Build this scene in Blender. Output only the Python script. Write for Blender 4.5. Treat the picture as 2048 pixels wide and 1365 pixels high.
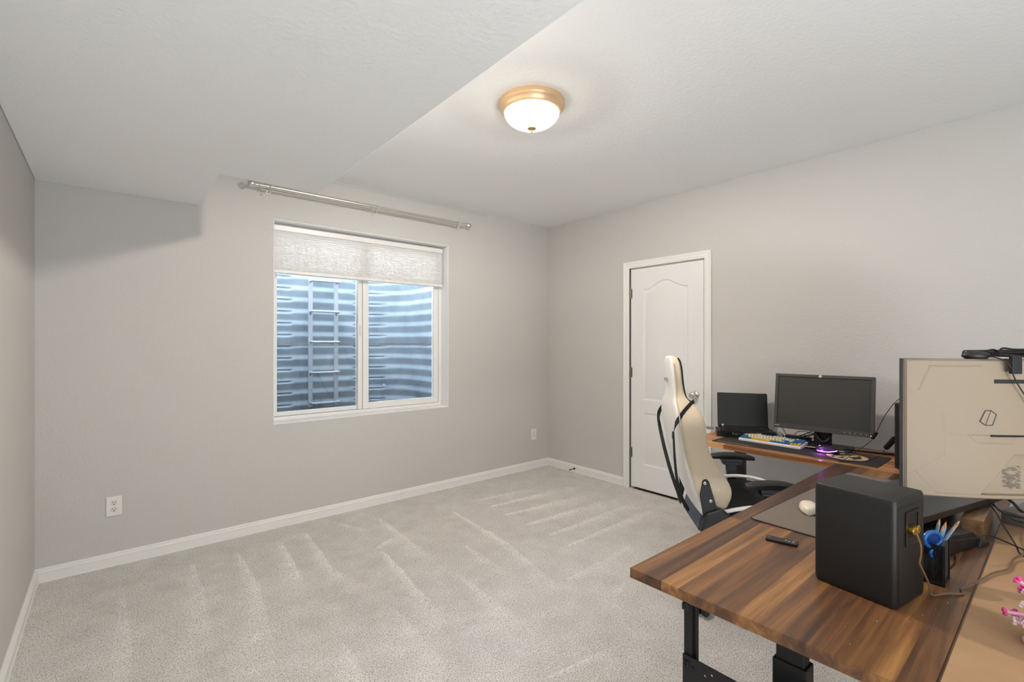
import bpy, math, random
import numpy as np
from mathutils import Vector, Matrix, Euler
random.seed(7)
PI = math.pi
for o in list(bpy.data.objects): bpy.data.objects.remove(o, do_unlink=True)
sc = bpy.context.scene
C = bpy.data.collections.new('room'); sc.collection.children.link(C)

# ------------------------------------------------ camera, world, lights, exposure
cam = bpy.data.cameras.new('camera'); camo = bpy.data.objects.new('camera', cam); C.objects.link(camo)
camo.location = (0, 0, 1.36); camo.rotation_euler = (PI/2, 0, -math.radians(40.2))
cam.sensor_width = 36; cam.lens = 948/2048*36; cam.shift_y = (686.5-682.5)/2048; cam.clip_start = .02
sc.camera = camo
w = bpy.data.worlds.new('sky'); sc.world = w; w.use_nodes = True
bg = w.node_tree.nodes['Background']; bg.inputs[0].default_value = (.88, .94, 1, 1); bg.inputs[1].default_value = 14.5
vs = sc.view_settings; vs.view_transform = 'Standard'; vs.look = 'None'; vs.gamma = 1; vs.use_curve_mapping = False
vs.exposure = 0.52
def area(name, loc, rot, sx, sy, power, col):
    l = bpy.data.lights.new(name, 'AREA'); l.shape = 'RECTANGLE'; l.size = sx; l.size_y = sy; l.energy = power; l.color = col
    o = bpy.data.objects.new(name, l); C.objects.link(o); o.location = loc; o.rotation_euler = rot; return o
# added unseen fill light behind the camera, aimed up to brighten the ceiling
area('rear_fill_light', (.3, -1.75, .5), (math.radians(160), 0, 0), 1.2, .6, 62, (.90, .96, 1.0))
LAMP = (1.705, 1.855)
bl = bpy.data.lights.new('bulb_light', 'POINT'); bl.energy = 135; bl.color = (1.0, .925, .84); bl.shadow_soft_size = .035
blo = bpy.data.objects.new('bulb_light', bl); C.objects.link(blo); blo.location = (LAMP[0], LAMP[1], 2.583)

# ------------------------------------------------ materials
MATS = {}
def nodes(name):
    m = bpy.data.materials.new(name); m.use_nodes = True; nt = m.node_tree
    return m, nt, nt.nodes['Principled BSDF']
def lin(c): return tuple(((v/255)/12.92 if v/255 <= .04045 else ((v/255+.055)/1.055)**2.4) for v in c)
def N(nt, t, **k):
    n = nt.nodes.new(t)
    for a, b in k.items():
        if a.startswith('_'): setattr(n, a[1:], b)
        else: n.inputs[a.replace('__', ' ')].default_value = b
    return n
def mat(name, col, rough=.5, metal=0, bump=0, bscale=200, var=0, vscale=8, emis=None, es=0, spec=None, coat=0, srgb=True, trans=0):
    if name in MATS: return MATS[name]
    m, nt, p = nodes(name)
    c = lin(col) if srgb else col
    p.inputs['Base Color'].default_value = (*c, 1); p.inputs['Roughness'].default_value = rough; p.inputs['Metallic'].default_value = metal
    if spec is not None: p.inputs['Specular IOR Level'].default_value = spec
    if coat: p.inputs['Coat Weight'].default_value = coat
    if trans: p.inputs['Transmission Weight'].default_value = trans
    tc = N(nt, 'ShaderNodeTexCoord')
    if var:
        n = N(nt, 'ShaderNodeTexNoise', Scale=vscale, Detail=4.0); nt.links.new(tc.outputs['Object'], n.inputs['Vector'])
        r = N(nt, 'ShaderNodeValToRGB'); r.color_ramp.elements[0].position = .3; r.color_ramp.elements[1].position = .7
        r.color_ramp.elements[0].color = (*[x*(1-var) for x in c], 1); r.color_ramp.elements[1].color = (*[min(1, x*(1+var)) for x in c], 1)
        nt.links.new(n.outputs[0], r.inputs[0]); nt.links.new(r.outputs[0], p.inputs['Base Color'])
    if bump:
        n = N(nt, 'ShaderNodeTexNoise', Scale=bscale, Detail=3.0); nt.links.new(tc.outputs['Object'], n.inputs['Vector'])
        b = N(nt, 'ShaderNodeBump', Strength=bump, Distance=.002); nt.links.new(n.outputs[0], b.inputs['Height']); nt.links.new(b.outputs[0], p.inputs['Normal'])
    if emis:
        p.inputs['Emission Color'].default_value = (*lin(emis), 1); p.inputs['Emission Strength'].default_value = es
    MATS[name] = m; return m

def plaster(name, col, scale, strength, dist=.0012):
    m, nt, p = nodes(name); p.inputs['Base Color'].default_value = (*col, 1); p.inputs['Roughness'].default_value = .82
    p.inputs['Specular IOR Level'].default_value = .25
    tc = N(nt, 'ShaderNodeTexCoord')
    n1 = N(nt, 'ShaderNodeTexNoise', Scale=scale, Detail=3.0, Roughness=.45); nt.links.new(tc.outputs['Object'], n1.inputs['Vector'])
    n2 = N(nt, 'ShaderNodeTexNoise', Scale=scale*.28, Detail=2.0); nt.links.new(tc.outputs['Object'], n2.inputs['Vector'])
    r = N(nt, 'ShaderNodeValToRGB'); r.color_ramp.elements[0].position = .42; r.color_ramp.elements[1].position = .62
    nt.links.new(n1.outputs[0], r.inputs[0])
    a = N(nt, 'ShaderNodeMath', _operation='MULTIPLY_ADD'); nt.links.new(n2.outputs[0], a.inputs[0]); a.inputs[1].default_value = .8
    nt.links.new(r.outputs[0], a.inputs[2])
    b = N(nt, 'ShaderNodeBump', Strength=strength, Distance=dist); nt.links.new(a.outputs[0], b.inputs['Height']); nt.links.new(b.outputs[0], p.inputs['Normal'])
    MATS[name] = m; return m
M_wall = plaster('greige_wall_paint', (.598, .582, .560), 85, .45)
M_ceil = plaster('white_ceiling_paint', (.88, .885, .88), 60, .45, .0012)
M_jamb = plaster('white_reveal_paint', (.90, .90, .90), 90, .2)
M_trim = mat('white_trim_paint', (238, 237, 234), .42, bump=.05, bscale=60)
M_vinyl = mat('white_window_vinyl', (236, 236, 234), .35)
M_black = mat('black_plastic', (26, 26, 27), .45, bump=.15, bscale=900)
M_dblack = mat('deep_black_plastic', (14, 14, 15), .35)
M_grayp = mat('dark_grey_plastic', (52, 52, 54), .45, bump=.1, bscale=800)
M_steel = mat('brushed_nickel', (226, 223, 216), .3, 1, bump=.05, bscale=500)
M_pan = mat('brushed_nickel_lamp_pan', (232, 198, 156), .42, .55)
M_white = mat('white_plastic', (234, 232, 229), .35)
M_blacksteel = mat('black_powder_coated_steel', (30, 29, 30), .42, .3, bump=.1, bscale=900)
M_cable = mat('black_cable_rubber', (18, 18, 19), .5)

def wood(name, stops, gscale=1.0, axis=0, rough=.38):
    m, nt, p = nodes(name); p.inputs['Roughness'].default_value = rough
    tc = N(nt, 'ShaderNodeTexCoord'); oi = N(nt, 'ShaderNodeObjectInfo')
    mp = N(nt, 'ShaderNodeMapping'); s = [26*gscale]*3; s[axis] = 1.3*gscale; mp.inputs['Scale'].default_value = s
    nt.links.new(tc.outputs['Object'], mp.inputs['Vector'])
    cb = N(nt, 'ShaderNodeCombineXYZ'); mu = N(nt, 'ShaderNodeMath', _operation='MULTIPLY'); mu.inputs[1].default_value = 57
    nt.links.new(oi.outputs['Random'], mu.inputs[0])
    for i in range(3): nt.links.new(mu.outputs[0], cb.inputs[i])
    nt.links.new(cb.outputs[0], mp.inputs['Location'])
    n = N(nt, 'ShaderNodeTexNoise', Scale=1.0, Detail=5.0, Roughness=.6, Distortion=.6); nt.links.new(mp.outputs[0], n.inputs['Vector'])
    mp2 = N(nt, 'ShaderNodeMapping'); s2 = [260.0]*3; s2[axis] = 9.0; mp2.inputs['Scale'].default_value = s2
    nt.links.new(tc.outputs['Object'], mp2.inputs['Vector'])
    n2 = N(nt, 'ShaderNodeTexNoise', Scale=1.0, Detail=3.0); nt.links.new(mp2.outputs[0], n2.inputs['Vector'])
    a = N(nt, 'ShaderNodeMath', _operation='MULTIPLY_ADD'); nt.links.new(n.outputs[0], a.inputs[0]); a.inputs[1].default_value = 1.38
    b = N(nt, 'ShaderNodeMath', _operation='MULTIPLY_ADD'); nt.links.new(oi.outputs['Random'], b.inputs[0]); b.inputs[1].default_value = .62; b.inputs[2].default_value = -.57
    nt.links.new(b.outputs[0], a.inputs[2])
    c = N(nt, 'ShaderNodeMath', _operation='MULTIPLY_ADD'); nt.links.new(n2.outputs[0], c.inputs[0]); c.inputs[1].default_value = .22; nt.links.new(a.outputs[0], c.inputs[2])
    r = N(nt, 'ShaderNodeValToRGB'); cr = r.color_ramp
    cr.elements[0].position = .18; cr.elements[0].color = (*lin(stops[0]), 1); cr.elements[1].position = .98; cr.elements[1].color = (*lin(stops[-1]), 1)
    for i, st in enumerate(stops[1:-1]):
        e = cr.elements.new(.18+.8*(i+1)/(len(stops)-1)); e.color = (*lin(st), 1)
    nt.links.new(c.outputs[0], r.inputs[0]); nt.links.new(r.outputs[0], p.inputs['Base Color'])
    bp = N(nt, 'ShaderNodeBump', Strength=.12, Distance=.001); nt.links.new(n2.outputs[0], bp.inputs['Height']); nt.links.new(bp.outputs[0], p.inputs['Normal'])
    MATS[name] = m; return m
M_walnut = wood('walnut_stave', [(66, 44, 32), (94, 64, 44), (130, 89, 54), (172, 124, 74)])
M_acacia = wood('acacia_stave', [(128, 84, 54), (172, 114, 70), (206, 146, 92), (220, 168, 116)], axis=1)
M_blockwood = wood('pale_box_wood', [(120, 88, 60), (160, 122, 86), (180, 144, 104)])
M_mdf = mat('raw_fibreboard', (176, 140, 104), .7, var=.08, vscale=9, bump=.05, bscale=700)

# ------------------------------------------------ mesh builder
class MB:
    def __init__(s): s.v = []; s.f = []
    def add(s, vs, fs, M=None):
        b = len(s.v)
        for p in vs: s.v.append(tuple(M @ Vector(p)) if M else tuple(p))
        for f in fs: s.f.append(tuple(b+i for i in f))
        return s
    def box(s, c, d, M=None):
        x, y, z = d[0]/2, d[1]/2, d[2]/2
        vs = [(c[0]+i*x, c[1]+j*y, c[2]+k*z) for i in (-1, 1) for j in (-1, 1) for k in (-1, 1)]
        return s.add(vs, [(0, 1, 3, 2), (4, 6, 7, 5), (0, 4, 5, 1), (2, 3, 7, 6), (0, 2, 6, 4), (1, 5, 7, 3)], M)
    def bb(s, x0, x1, y0, y1, z0, z1, M=None):
        return s.box(((x0+x1)/2, (y0+y1)/2, (z0+z1)/2), (x1-x0, y1-y0, z1-z0), M)
    def prism(s, pts, axis, a, b, M=None):      # 2-D outline extruded along axis from a to b
        n = len(pts); vs = []
        for t in (a, b):
            for p in pts:
                q = [0, 0, 0]; o = [i for i in range(3) if i != axis]; q[o[0]] = p[0]; q[o[1]] = p[1]; q[axis] = t; vs.append(tuple(q))
        fs = [tuple(range(n))[::-1], tuple(range(n, 2*n))]+[(i, (i+1) % n, n+(i+1) % n, n+i) for i in range(n)]
        return s.add(vs, fs, M)
    def lathe(s, prof, seg=32, c=(0, 0, 0), M=None, close=False):   # prof (r,z)
        vs = []; n = len(prof)
        for k in range(seg):
            a = 2*PI*k/seg
            for r, z in prof: vs.append((c[0]+r*math.cos(a), c[1]+r*math.sin(a), c[2]+z))
        fs = []
        for k in range(seg):
            for i in range(n-1 if not close else n):
                j = (i+1) % n; fs.append((k*n+i, ((k+1) % seg)*n+i, ((k+1) % seg)*n+j, k*n+j))
        return s.add(vs, fs, M)
    def cyl(s, p, q, r, seg=16, r2=None, M=None):
        return s.tube([p, q], r, seg, smooth=0, M=M, r2=r2)
    def tube(s, pts, r, seg=8, smooth=6, M=None, r2=None, flat=None):
        P = [Vector(p) for p in pts]
        if smooth and len(P) > 2:
            Q = []
            for i in range(len(P)-1):
                p0 = P[max(i-1, 0)]; p1 = P[i]; p2 = P[i+1]; p3 = P[min(i+2, len(P)-1)]
                for k in range(smooth):
                    t = k/smooth
                    Q.append(.5*((2*p1)+(p2-p0)*t+(2*p0-5*p1+4*p2-p3)*t*t+(3*p1-p0-3*p2+p3)*t**3))
            Q.append(P[-1]); P = Q
        n = len(P); vs = []; up = None
        for i in range(n):
            t = (P[min(i+1, n-1)]-P[max(i-1, 0)]).normalized()
            if up is None:
                up = Vector((0, 0, 1)) if abs(t.z) < .9 else Vector((1, 0, 0))
            a = t.cross(up).normalized(); b = a.cross(t).normalized(); up = b
            rr = r if r2 is None else r+(r2-r)*i/(n-1)
            for k in range(seg):
                an = 2*PI*k/seg
                vs.append(tuple(P[i]+a*math.cos(an)*rr*(flat[0] if flat else 1)+b*math.sin(an)*rr*(flat[1] if flat else 1)))
        fs = [(i*seg+k, i*seg+(k+1) % seg, (i+1)*seg+(k+1) % seg, (i+1)*seg+k) for i in range(n-1) for k in range(seg)]
        fs += [tuple(range(seg))[::-1], tuple((n-1)*seg+k for k in range(seg))]
        return s.add(vs, fs, M)
    def loft(s, secs, cap=True, M=None):
        n = len(secs[0]); vs = [p for sec in secs for p in sec]
        fs = [(i*n+k, i*n+(k+1) % n, (i+1)*n+(k+1) % n, (i+1)*n+k) for i in range(len(secs)-1) for k in range(n)]
        if cap: fs += [tuple(range(n))[::-1], tuple((len(secs)-1)*n+k for k in range(n))]
        return s.add(vs, fs, M)
    def build(s, name, m, parent=None, bevel=0, seg=2, smooth=False, sub=0, ang=40, loc=None):
        me = bpy.data.meshes.new(name); me.from_pydata(s.v, [], s.f); me.materials.append(m)
        import bmesh
        b = bmesh.new(); b.from_mesh(me); bmesh.ops.recalc_face_normals(b, faces=b.faces); b.to_mesh(me); b.free()
        if smooth or bevel or sub:
            me.polygons.foreach_set('use_smooth', [True]*len(me.polygons))
            if smooth != 'all': me.set_sharp_from_angle(angle=math.radians(ang))
        o = bpy.data.objects.new(name, me); C.objects.link(o)
        if bevel:
            d = o.modifiers.new('bevel', 'BEVEL'); d.width = bevel; d.segments = seg; d.limit_method = 'ANGLE'; d.angle_limit = math.radians(35); d.harden_normals = True
        if sub:
            d = o.modifiers.new('subdivision', 'SUBSURF'); d.levels = sub; d.render_levels = sub
        if parent: o.parent = parent
        if loc: o.location = loc
        return o
def rrect(x0, x1, y0, y1, r, n=5):
    P = []
    for cx, cy, a in ((x1-r, y1-r, 0), (x0+r, y1-r, 90), (x0+r, y0+r, 180), (x1-r, y0+r, 270)):
        for k in range(n+1):
            t = math.radians(a+90*k/n); P.append((cx+r*math.cos(t), cy+r*math.sin(t)))
    return P
def tag(o, label, cat, group=None, kind=None):
    o['label'] = label; o['category'] = cat
    if group: o['group'] = group
    if kind: o['kind'] = kind
    return o
def thing(name, label, cat, loc=(0, 0, 0), rz=0, group=None):
    o = bpy.data.objects.new(name, None); C.objects.link(o); o.empty_display_size = .1
    o.location = loc; o.rotation_euler = (0, 0, rz); return tag(o, label, cat, group)
def struct(o, label, cat):
    o['kind'] = 'structure'; o['label'] = label; o['category'] = cat; return o
def text(name, s, size, m, parent, M, ext=.0004, sx=1, shear=0):
    cu = bpy.data.curves.new(name, 'FONT'); cu.body = s; cu.size = size; cu.extrude = ext; cu.align_x = 'CENTER'; cu.align_y = 'CENTER'; cu.shear = shear
    t = bpy.data.objects.new('tmp', cu); me = bpy.data.meshes.new_from_object(t); bpy.data.objects.remove(t)
    me.transform(Matrix.Diagonal((sx, 1, 1, 1))); me.transform(M); me.materials.clear(); me.materials.append(m); me.name = name
    o = bpy.data.objects.new(name, me); C.objects.link(o); o.parent = parent; return o
def basis(o, x, y, z):      # matrix with given axes
    return Matrix(((x[0], y[0], z[0], o[0]), (x[1], y[1], z[1], o[1]), (x[2], y[2], z[2], o[2]), (0, 0, 0, 1)))

# ------------------------------------------------ room shell
XL, XR, YB, YF, ZC, ZS = -.33, 3.714, 3.766, -2.1, 2.639, 2.278
WX0, WX1, WZ0, WZ1 = .903, 2.406, .762, 2.270      # window opening
b = MB(); b.bb(XL-.2, XR+.2, YF-.2, YB+.25, -.12, -.004)
fl = b.build('floor', mat('carpet_backing', (150, 138, 126), .9)); struct(fl, 'beige carpeted floor of the room', 'floor')
b = MB(); b.bb(XL-.15, XR+.15, YF-.15, YB+.2, ZC, ZC+.15)
struct(b.build('ceiling', M_ceil), 'white knockdown-textured ceiling above the desks', 'ceiling')
# the dropped ceiling part: one L-shaped mass open at the window
pts = [(XL, YF), (.968, YF), (.968, 2.995), (.452, 2.995), (.452, YB), (XL, YB)]
b = MB(); b.prism([(x, y) for x, y in pts], 2, ZS, ZC)
struct(b.build('soffit', M_ceil, bevel=.006), 'lowered textured ceiling box over the left side of the room', 'soffit')
b = MB(); b.bb(XL-.15, XL, YF-.15, YB+.2, 0, ZC)
struct(b.build('wall_left', M_wall), 'plain light grey wall at the left edge of the photo', 'wall')
b = MB(); b.bb(XL-.15, XR+.15, YF-.15, YF, 0, ZC)
struct(b.build('wall_front', M_wall), 'grey wall behind the photographer', 'wall')
T = .262
b = MB(); b.bb(XL, WX0, YB, YB+T, 0, ZC); b.bb(WX1, XR, YB, YB+T, 0, ZC); b.bb(WX0, WX1, YB, YB+T, 0, WZ0); b.bb(WX0, WX1, YB, YB+T, WZ1, ZC)
struct(b.build('wall_back', M_wall), 'greige wall with the window and curtain rod', 'wall')
# right wall with the door opening
DY0, DY1, DZ = 1.950, 2.672, 2.052
b = MB(); b.bb(XR, XR+.13, YF, DY0, 0, ZC); b.bb(XR, XR+.13, DY1, YB+T, 0, ZC); b.bb(XR, XR+.13, DY0, DY1, DZ, ZC)
struct(b.build('wall_right', M_wall), 'light greige wall with the white door and desks', 'wall')
b = MB(); b.bb(XR+.5, XR+.55, DY0-.3, DY1+.3, 0, ZC); b.bb(XR+.13, XR+.55, DY0-.35, DY0-.3, 0, ZC); b.bb(XR+.13, XR+.55, DY1+.3, DY1+.35, 0, ZC); b.bb(XR+.13, XR+.55, DY0-.3, DY1+.3, ZC-.2, ZC-.15); b.bb(XR+.13, XR+.55, DY0-.3, DY1+.3, -.05, -.006)
struct(b.build('wall_door_backing', mat('dark_backing', (70, 66, 62), .9)), 'added dark backing box behind the white door, keeping outside light out', 'wall')  # unseen box added so sky light cannot leak in around the door
# reveal of the window (painted white, slightly rounded edge)
b = MB(); e = .004
b.bb(WX0, WX1, YB-e, YB+T, WZ0-.02, WZ0+.001); b.bb(WX0, WX1, YB-e, YB+T, WZ1-.001, WZ1+.02)
b.bb(WX0-.02, WX0+.001, YB-e, YB+T, WZ0-.02, WZ1+.02) ; b.bb(WX1-.001, WX1+.02, YB-e, YB+T, WZ0-.02, WZ1+.02)
# trimmed: faces only inside opening
b = MB()
b.bb(WX0, WX1, YB-.001, YB+T, WZ0-.0, WZ0+.008); b.bb(WX0, WX1, YB-.001, YB+T, WZ1-.006, WZ1)
b.bb(WX0, WX0+.006, YB-.001, YB+T, WZ0+.008, WZ1-.006); b.bb(WX1-.006, WX1, YB-.001, YB+T, WZ0+.008, WZ1-.006)
struct(b.build('trim_1', M_jamb, bevel=.003), 'white painted sill and reveal around the window', 'window reveal')
b = MB(); b.prism([(YB-.004, ZC-.019), (YB, ZC-.019), (YB, ZC), (YB-.010, ZC), (YB-.010, ZC-.006), (YB-.007, ZC-.009)], 0, .975, 2.85)
struct(b.build('trim_2', mat('pale_grey_trim', (196, 198, 194), .7)), 'thin white strip along the ceiling above the curtain rod', 'trim')
# baseboards
prof = [(0, 0), (.016, 0), (.016, .012), (.0135, .014), (.013, .058), (.0155, .060), (.015, .066), (.010, .072), (.011, .079), (.004, .086), (0, .086)]
def base(name, p, q, n, label):
    p = Vector((*p, 0)); q = Vector((*q, 0)); n = Vector((*n, 0)); bb = MB(); k = len(prof)
    vs = [p+n*a+Vector((0, 0, z)) for a, z in prof]+[q+n*a+Vector((0, 0, z)) for a, z in prof]
    bb.add(vs, [tuple(range(k)), tuple(range(k, 2*k))]+[(i, (i+1) % k, k+(i+1) % k, k+i) for i in range(k)])
    struct(bb.build(name, M_trim), label, 'baseboard')
base('baseboard_back', (XL, YB), (XR, YB), (0, -1), 'white moulded baseboard under the window wall')
base('baseboard_left', (XL, YF), (XL, YB-.017), (1, 0), 'white moulded baseboard along the left wall')
base('baseboard_right', (XR, 2.748), (XR, YB-.017), (-1, 0), 'white baseboard between the room corner and the door')
base('baseboard_right', (XR, YF), (XR, 1.894), (-1, 0), 'white baseboard behind the desks on the right wall')

# ------------------------------------------------ carpet
NX, NY = 670, 668
x0, x1, y0, y1 = XL+.014, XR-.0, -.15, YB-.014
gx = np.linspace(x0, x1, NX); gy = np.linspace(y0, y1, NY)
X, Y = np.meshgrid(gx, gy)
rng = np.random.default_rng(3)
def blur(a, n):
    for _ in range(n):
        a = (a+np.roll(a, 1, 0)+np.roll(a, -1, 0))/3; a = (a+np.roll(a, 1, 1)+np.roll(a, -1, 1))/3
    return a
def nz(n):
    a = blur(rng.standard_normal((NY, NX)), n); return a/a.std()
H = .0006*nz(1)
streaks = [([(.386, 3.458), (.36, 2.868), (.325, 2.505)], .05, .6), ([(.622, 3.449), (.62, 2.927), (.567, 2.512), (.5, 2.1)], .05, .8), ([(.877, 3.446), (.841, 2.984), (.805, 2.734)], .045, 1),
 ([(1.057, 3.5), (1.006, 2.845), (1.054, 2.638)], .045, .9), ([(1.349, 2.886), (1.276, 2.299), (1.258, 2.047)], .04, .9), ([(1.578, 3.424), (1.562, 3.042), (1.529, 2.585)], .04, .9),
 ([(2.098, 3.211), (2.039, 2.464), (1.915, 1.951)], .03, 1), ([(1.808, 2.605), (1.784, 2.231)], .03, .7),
 ([(2.363, 3.325), (2.912, 3.247)], .035, 1), ([(2.405, 3.115), (3.138, 3.056)], .045, 1.1), ([(2.389, 2.887), (3.146, 2.801)], .055, 1.1), ([(2.389, 2.633), (3.242, 2.581)], .06, 1), ([(2.371, 2.388), (3.361, 2.392)], .05, .9), ([(2.342, 2.18), (3.476, 2.209)], .045, .8),
 ([(1.349, 1.374), (1.697, 1.321)], .015, .8), ([(2.009, 1.871), (2.362, 1.881), (2.874, 1.933)], .05, .5), ([(1.357, 2.985), (1.548, 3.054)], .07, 1.0), ([(1.291, 3.596), (1.399, 3.304)], .03, .6), ([(.29, 2.746), (.254, 2.319)], .04, .5), ([(.05, 3.3), (.06, 2.7), (.03, 2.2)], .04, .5), ([(2.19, 1.62), (1.9, 1.5)], .05, .4), ([(1.1, 2.2), (1.05, 1.5)], .05, .4), ([(.8, 2.1), (.72, 1.4)], .06, .4), ([(1.55, 2.3), (1.5, 1.6)], .05, .5)]
TR = np.zeros_like(X)
WX = .012*blur(rng.standard_normal((NY, NX)), 30); WX = WX/WX.std()*.008
for P, wd, amp in streaks:
    best = np.full_like(X, 9.); par = np.zeros_like(X); L = len(P)-1
    for i in range(L):
        (ax, ay), (bx, by) = P[i], P[i+1]; dx, dy = bx-ax, by-ay
        t = np.clip(((X-ax)*dx+(Y-ay)*dy)/(dx*dx+dy*dy), 0, 1)
        d = (X+WX-ax-t*dx)*dy-(Y-ay-t*dy)*dx; d = d/math.hypot(dx, dy)
        dist = np.hypot(X-ax-t*dx, Y-ay-t*dy)
        m_ = dist < np.abs(best); best = np.where(m_, np.where(d >= 0, dist, -dist), best); par = np.where(m_, (i+t)/L, par)
    # sharp on one side, fading on the other, widening along its length
    ww = wd*(.35+1.3*par)
    prof_ = np.where(best >= 0, np.exp(-(best/(ww*1.4))**2), np.exp(-(best/(ww*.35))**2))
    TR = np.maximum(TR, amp*prof_*(1-.75*par**2))
mott = nz(45)*.16+nz(6)*.04
edge = np.exp(-np.minimum(np.minimum(YB-Y, X-XL), XR-X)/.12)
TR2 = np.clip(.42+TR*.5+mott*.35, 0, 1)
H = H+.0015*TR
V = np.stack([X, Y, H+.006], -1).reshape(-1, 3).astype(np.float32)
idx = np.arange(NX*NY).reshape(NY, NX)
F = np.stack([idx[:-1, :-1], idx[:-1, 1:], idx[1:, 1:], idx[1:, :-1]], -1).reshape(-1, 4)
me = bpy.data.meshes.new('carpet'); me.vertices.add(len(V)); me.vertices.foreach_set('co', V.ravel())
me.loops.add(F.size); me.loops.foreach_set('vertex_index', F.ravel().astype(np.int32))
me.polygons.add(len(F)); me.polygons.foreach_set('loop_start', np.arange(0, F.size, 4, dtype=np.int32)); me.polygons.foreach_set('loop_total', np.full(len(F), 4, dtype=np.int32))
me.update(calc_edges=True); me.polygons.foreach_set('use_smooth', [True]*len(F))
at = me.attributes.new('pile_lay', 'FLOAT', 'POINT'); at.data.foreach_set('value', TR2.ravel().astype(np.float32))
at = me.attributes.new('tuft', 'FLOAT', 'POINT'); at.data.foreach_set('value', np.clip(.5+(H-.0015*TR).ravel()*110, 0, 1).astype(np.float32))
m, nt, p = nodes('beige_cut_pile'); p.inputs['Roughness'].default_value = .95; p.inputs['Specular IOR Level'].default_value = .1
p.inputs['Sheen Weight'].default_value = .25; p.inputs['Sheen Roughness'].default_value = .6
a1 = N(nt, 'ShaderNodeAttribute', _attribute_name='pile_lay'); a2 = N(nt, 'ShaderNodeAttribute', _attribute_name='tuft'); tc = N(nt, 'ShaderNodeTexCoord')
r = N(nt, 'ShaderNodeValToRGB'); r.color_ramp.elements[0].position = 0; r.color_ramp.elements[1].position = 1
r.color_ramp.elements[0].color = (.56, .52, .485, 1); r.color_ramp.elements[1].color = (.97, .94, .90, 1)
nt.links.new(a1.outputs['Fac'], r.inputs[0])
n = N(nt, 'ShaderNodeTexNoise', Scale=175.0, Detail=3.0, Roughness=.6); nt.links.new(tc.outputs['Object'], n.inputs['Vector'])
ad = N(nt, 'ShaderNodeMath', _operation='ADD'); nt.links.new(n.outputs[0], ad.inputs[0]); ad.inputs[1].default_value = 0
mr = N(nt, 'ShaderNodeMapRange'); mr.inputs[1].default_value = .31; mr.inputs[2].default_value = .56; mr.inputs[3].default_value = .34; mr.inputs[4].default_value = 1.12
nt.links.new(ad.outputs[0], mr.inputs[0])
mx = N(nt, 'ShaderNodeMix', _data_type='RGBA', _blend_type='MULTIPLY'); mx.inputs[0].default_value = 1
nt.links.new(r.outputs[0], mx.inputs[6]); nt.links.new(mr.outputs[0], mx.inputs[7]); nt.links.new(mx.outputs[2], p.inputs['Base Color'])
bp = N(nt, 'ShaderNodeBump', Strength=.9, Distance=.004); nt.links.new(n.outputs[0], bp.inputs['Height']); nt.links.new(bp.outputs[0], p.inputs['Normal'])
me.materials.append(m)
co = bpy.data.objects.new('carpet', me); C.objects.link(co); tag(co, 'beige cut-pile carpet with vacuum cleaner tracks', 'carpet', kind='stuff')

# ------------------------------------------------ window (structure)
FY = YB+.122
win = bpy.data.objects.new('window_1', None); C.objects.link(win); struct(win, 'white vinyl sliding window with two panes', 'window')
def frame_rect(bb, xa, xb, za, zb, wd, ya, yb, bot=None, top=None):
    bot = bot or wd; top = top or wd
    bb.bb(xa, xb, ya, yb, za, za+bot); bb.bb(xa, xb, ya, yb, zb-top, zb); bb.bb(xa, xa+wd, ya, yb, za+bot, zb-top); bb.bb(xb-wd, xb, ya, yb, za+bot, zb-top)
b = MB(); frame_rect(b, WX0+.006, WX1-.006, WZ0+.008, WZ1-.006, .026, FY, FY+.075); o = b.build('window_frame', M_vinyl, win, bevel=.002)
b = MB(); frame_rect(b, 1.632, WX1-.034, WZ0+.036, WZ1-.036, .052, FY+.006, FY+.036); b.build('sash', M_vinyl, win, bevel=.003)
b = MB(); b.bb(1.648, WX1-.05, FY+.004, FY+.008, WZ0+.054, WZ0+.058); 
b = MB(); frame_rect(b, WX0+.034, 1.622, WZ0+.036, WZ1-.036, .030, FY+.040, FY+.066); b.bb(1.592, 1.630, FY+.012, FY+.040, WZ0+.036, WZ1-.036); b.build('sash', M_vinyl, win, bevel=.003)
b = MB(); b.bb(1.604, 1.618, FY-.002, FY+.014, 1.43, 1.51); b.build('sash_lock', M_vinyl, win, bevel=.004, seg=3)
m, nt, p = nodes('window_glass'); nt.nodes.remove(p); out = nt.nodes['Material Output']
tr = N(nt, 'ShaderNodeBsdfTransparent'); tr.inputs[0].default_value = (.93, .96, .97, 1); gl = N(nt, 'ShaderNodeBsdfGlossy', Roughness=.02); lw = N(nt, 'ShaderNodeFresnel', IOR=1.45); ms = N(nt, 'ShaderNodeMixShader')
nt.links.new(lw.outputs[0], ms.inputs[0]); nt.links.new(tr.outputs[0], ms.inputs[1]); nt.links.new(gl.outputs[0], ms.inputs[2]); nt.links.new(ms.outputs[0], out.inputs[0])
M_glass = m
b = MB(); b.bb(1.68, WX1-.082, FY+.018, FY+.024, WZ0+.084, WZ1-.084); b.build('pane', M_glass, win)
b = MB(); b.bb(WX0+.06, 1.596, FY+.050, FY+.056, WZ0+.062, WZ1-.062); b.build('pane', M_glass, win)

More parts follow.
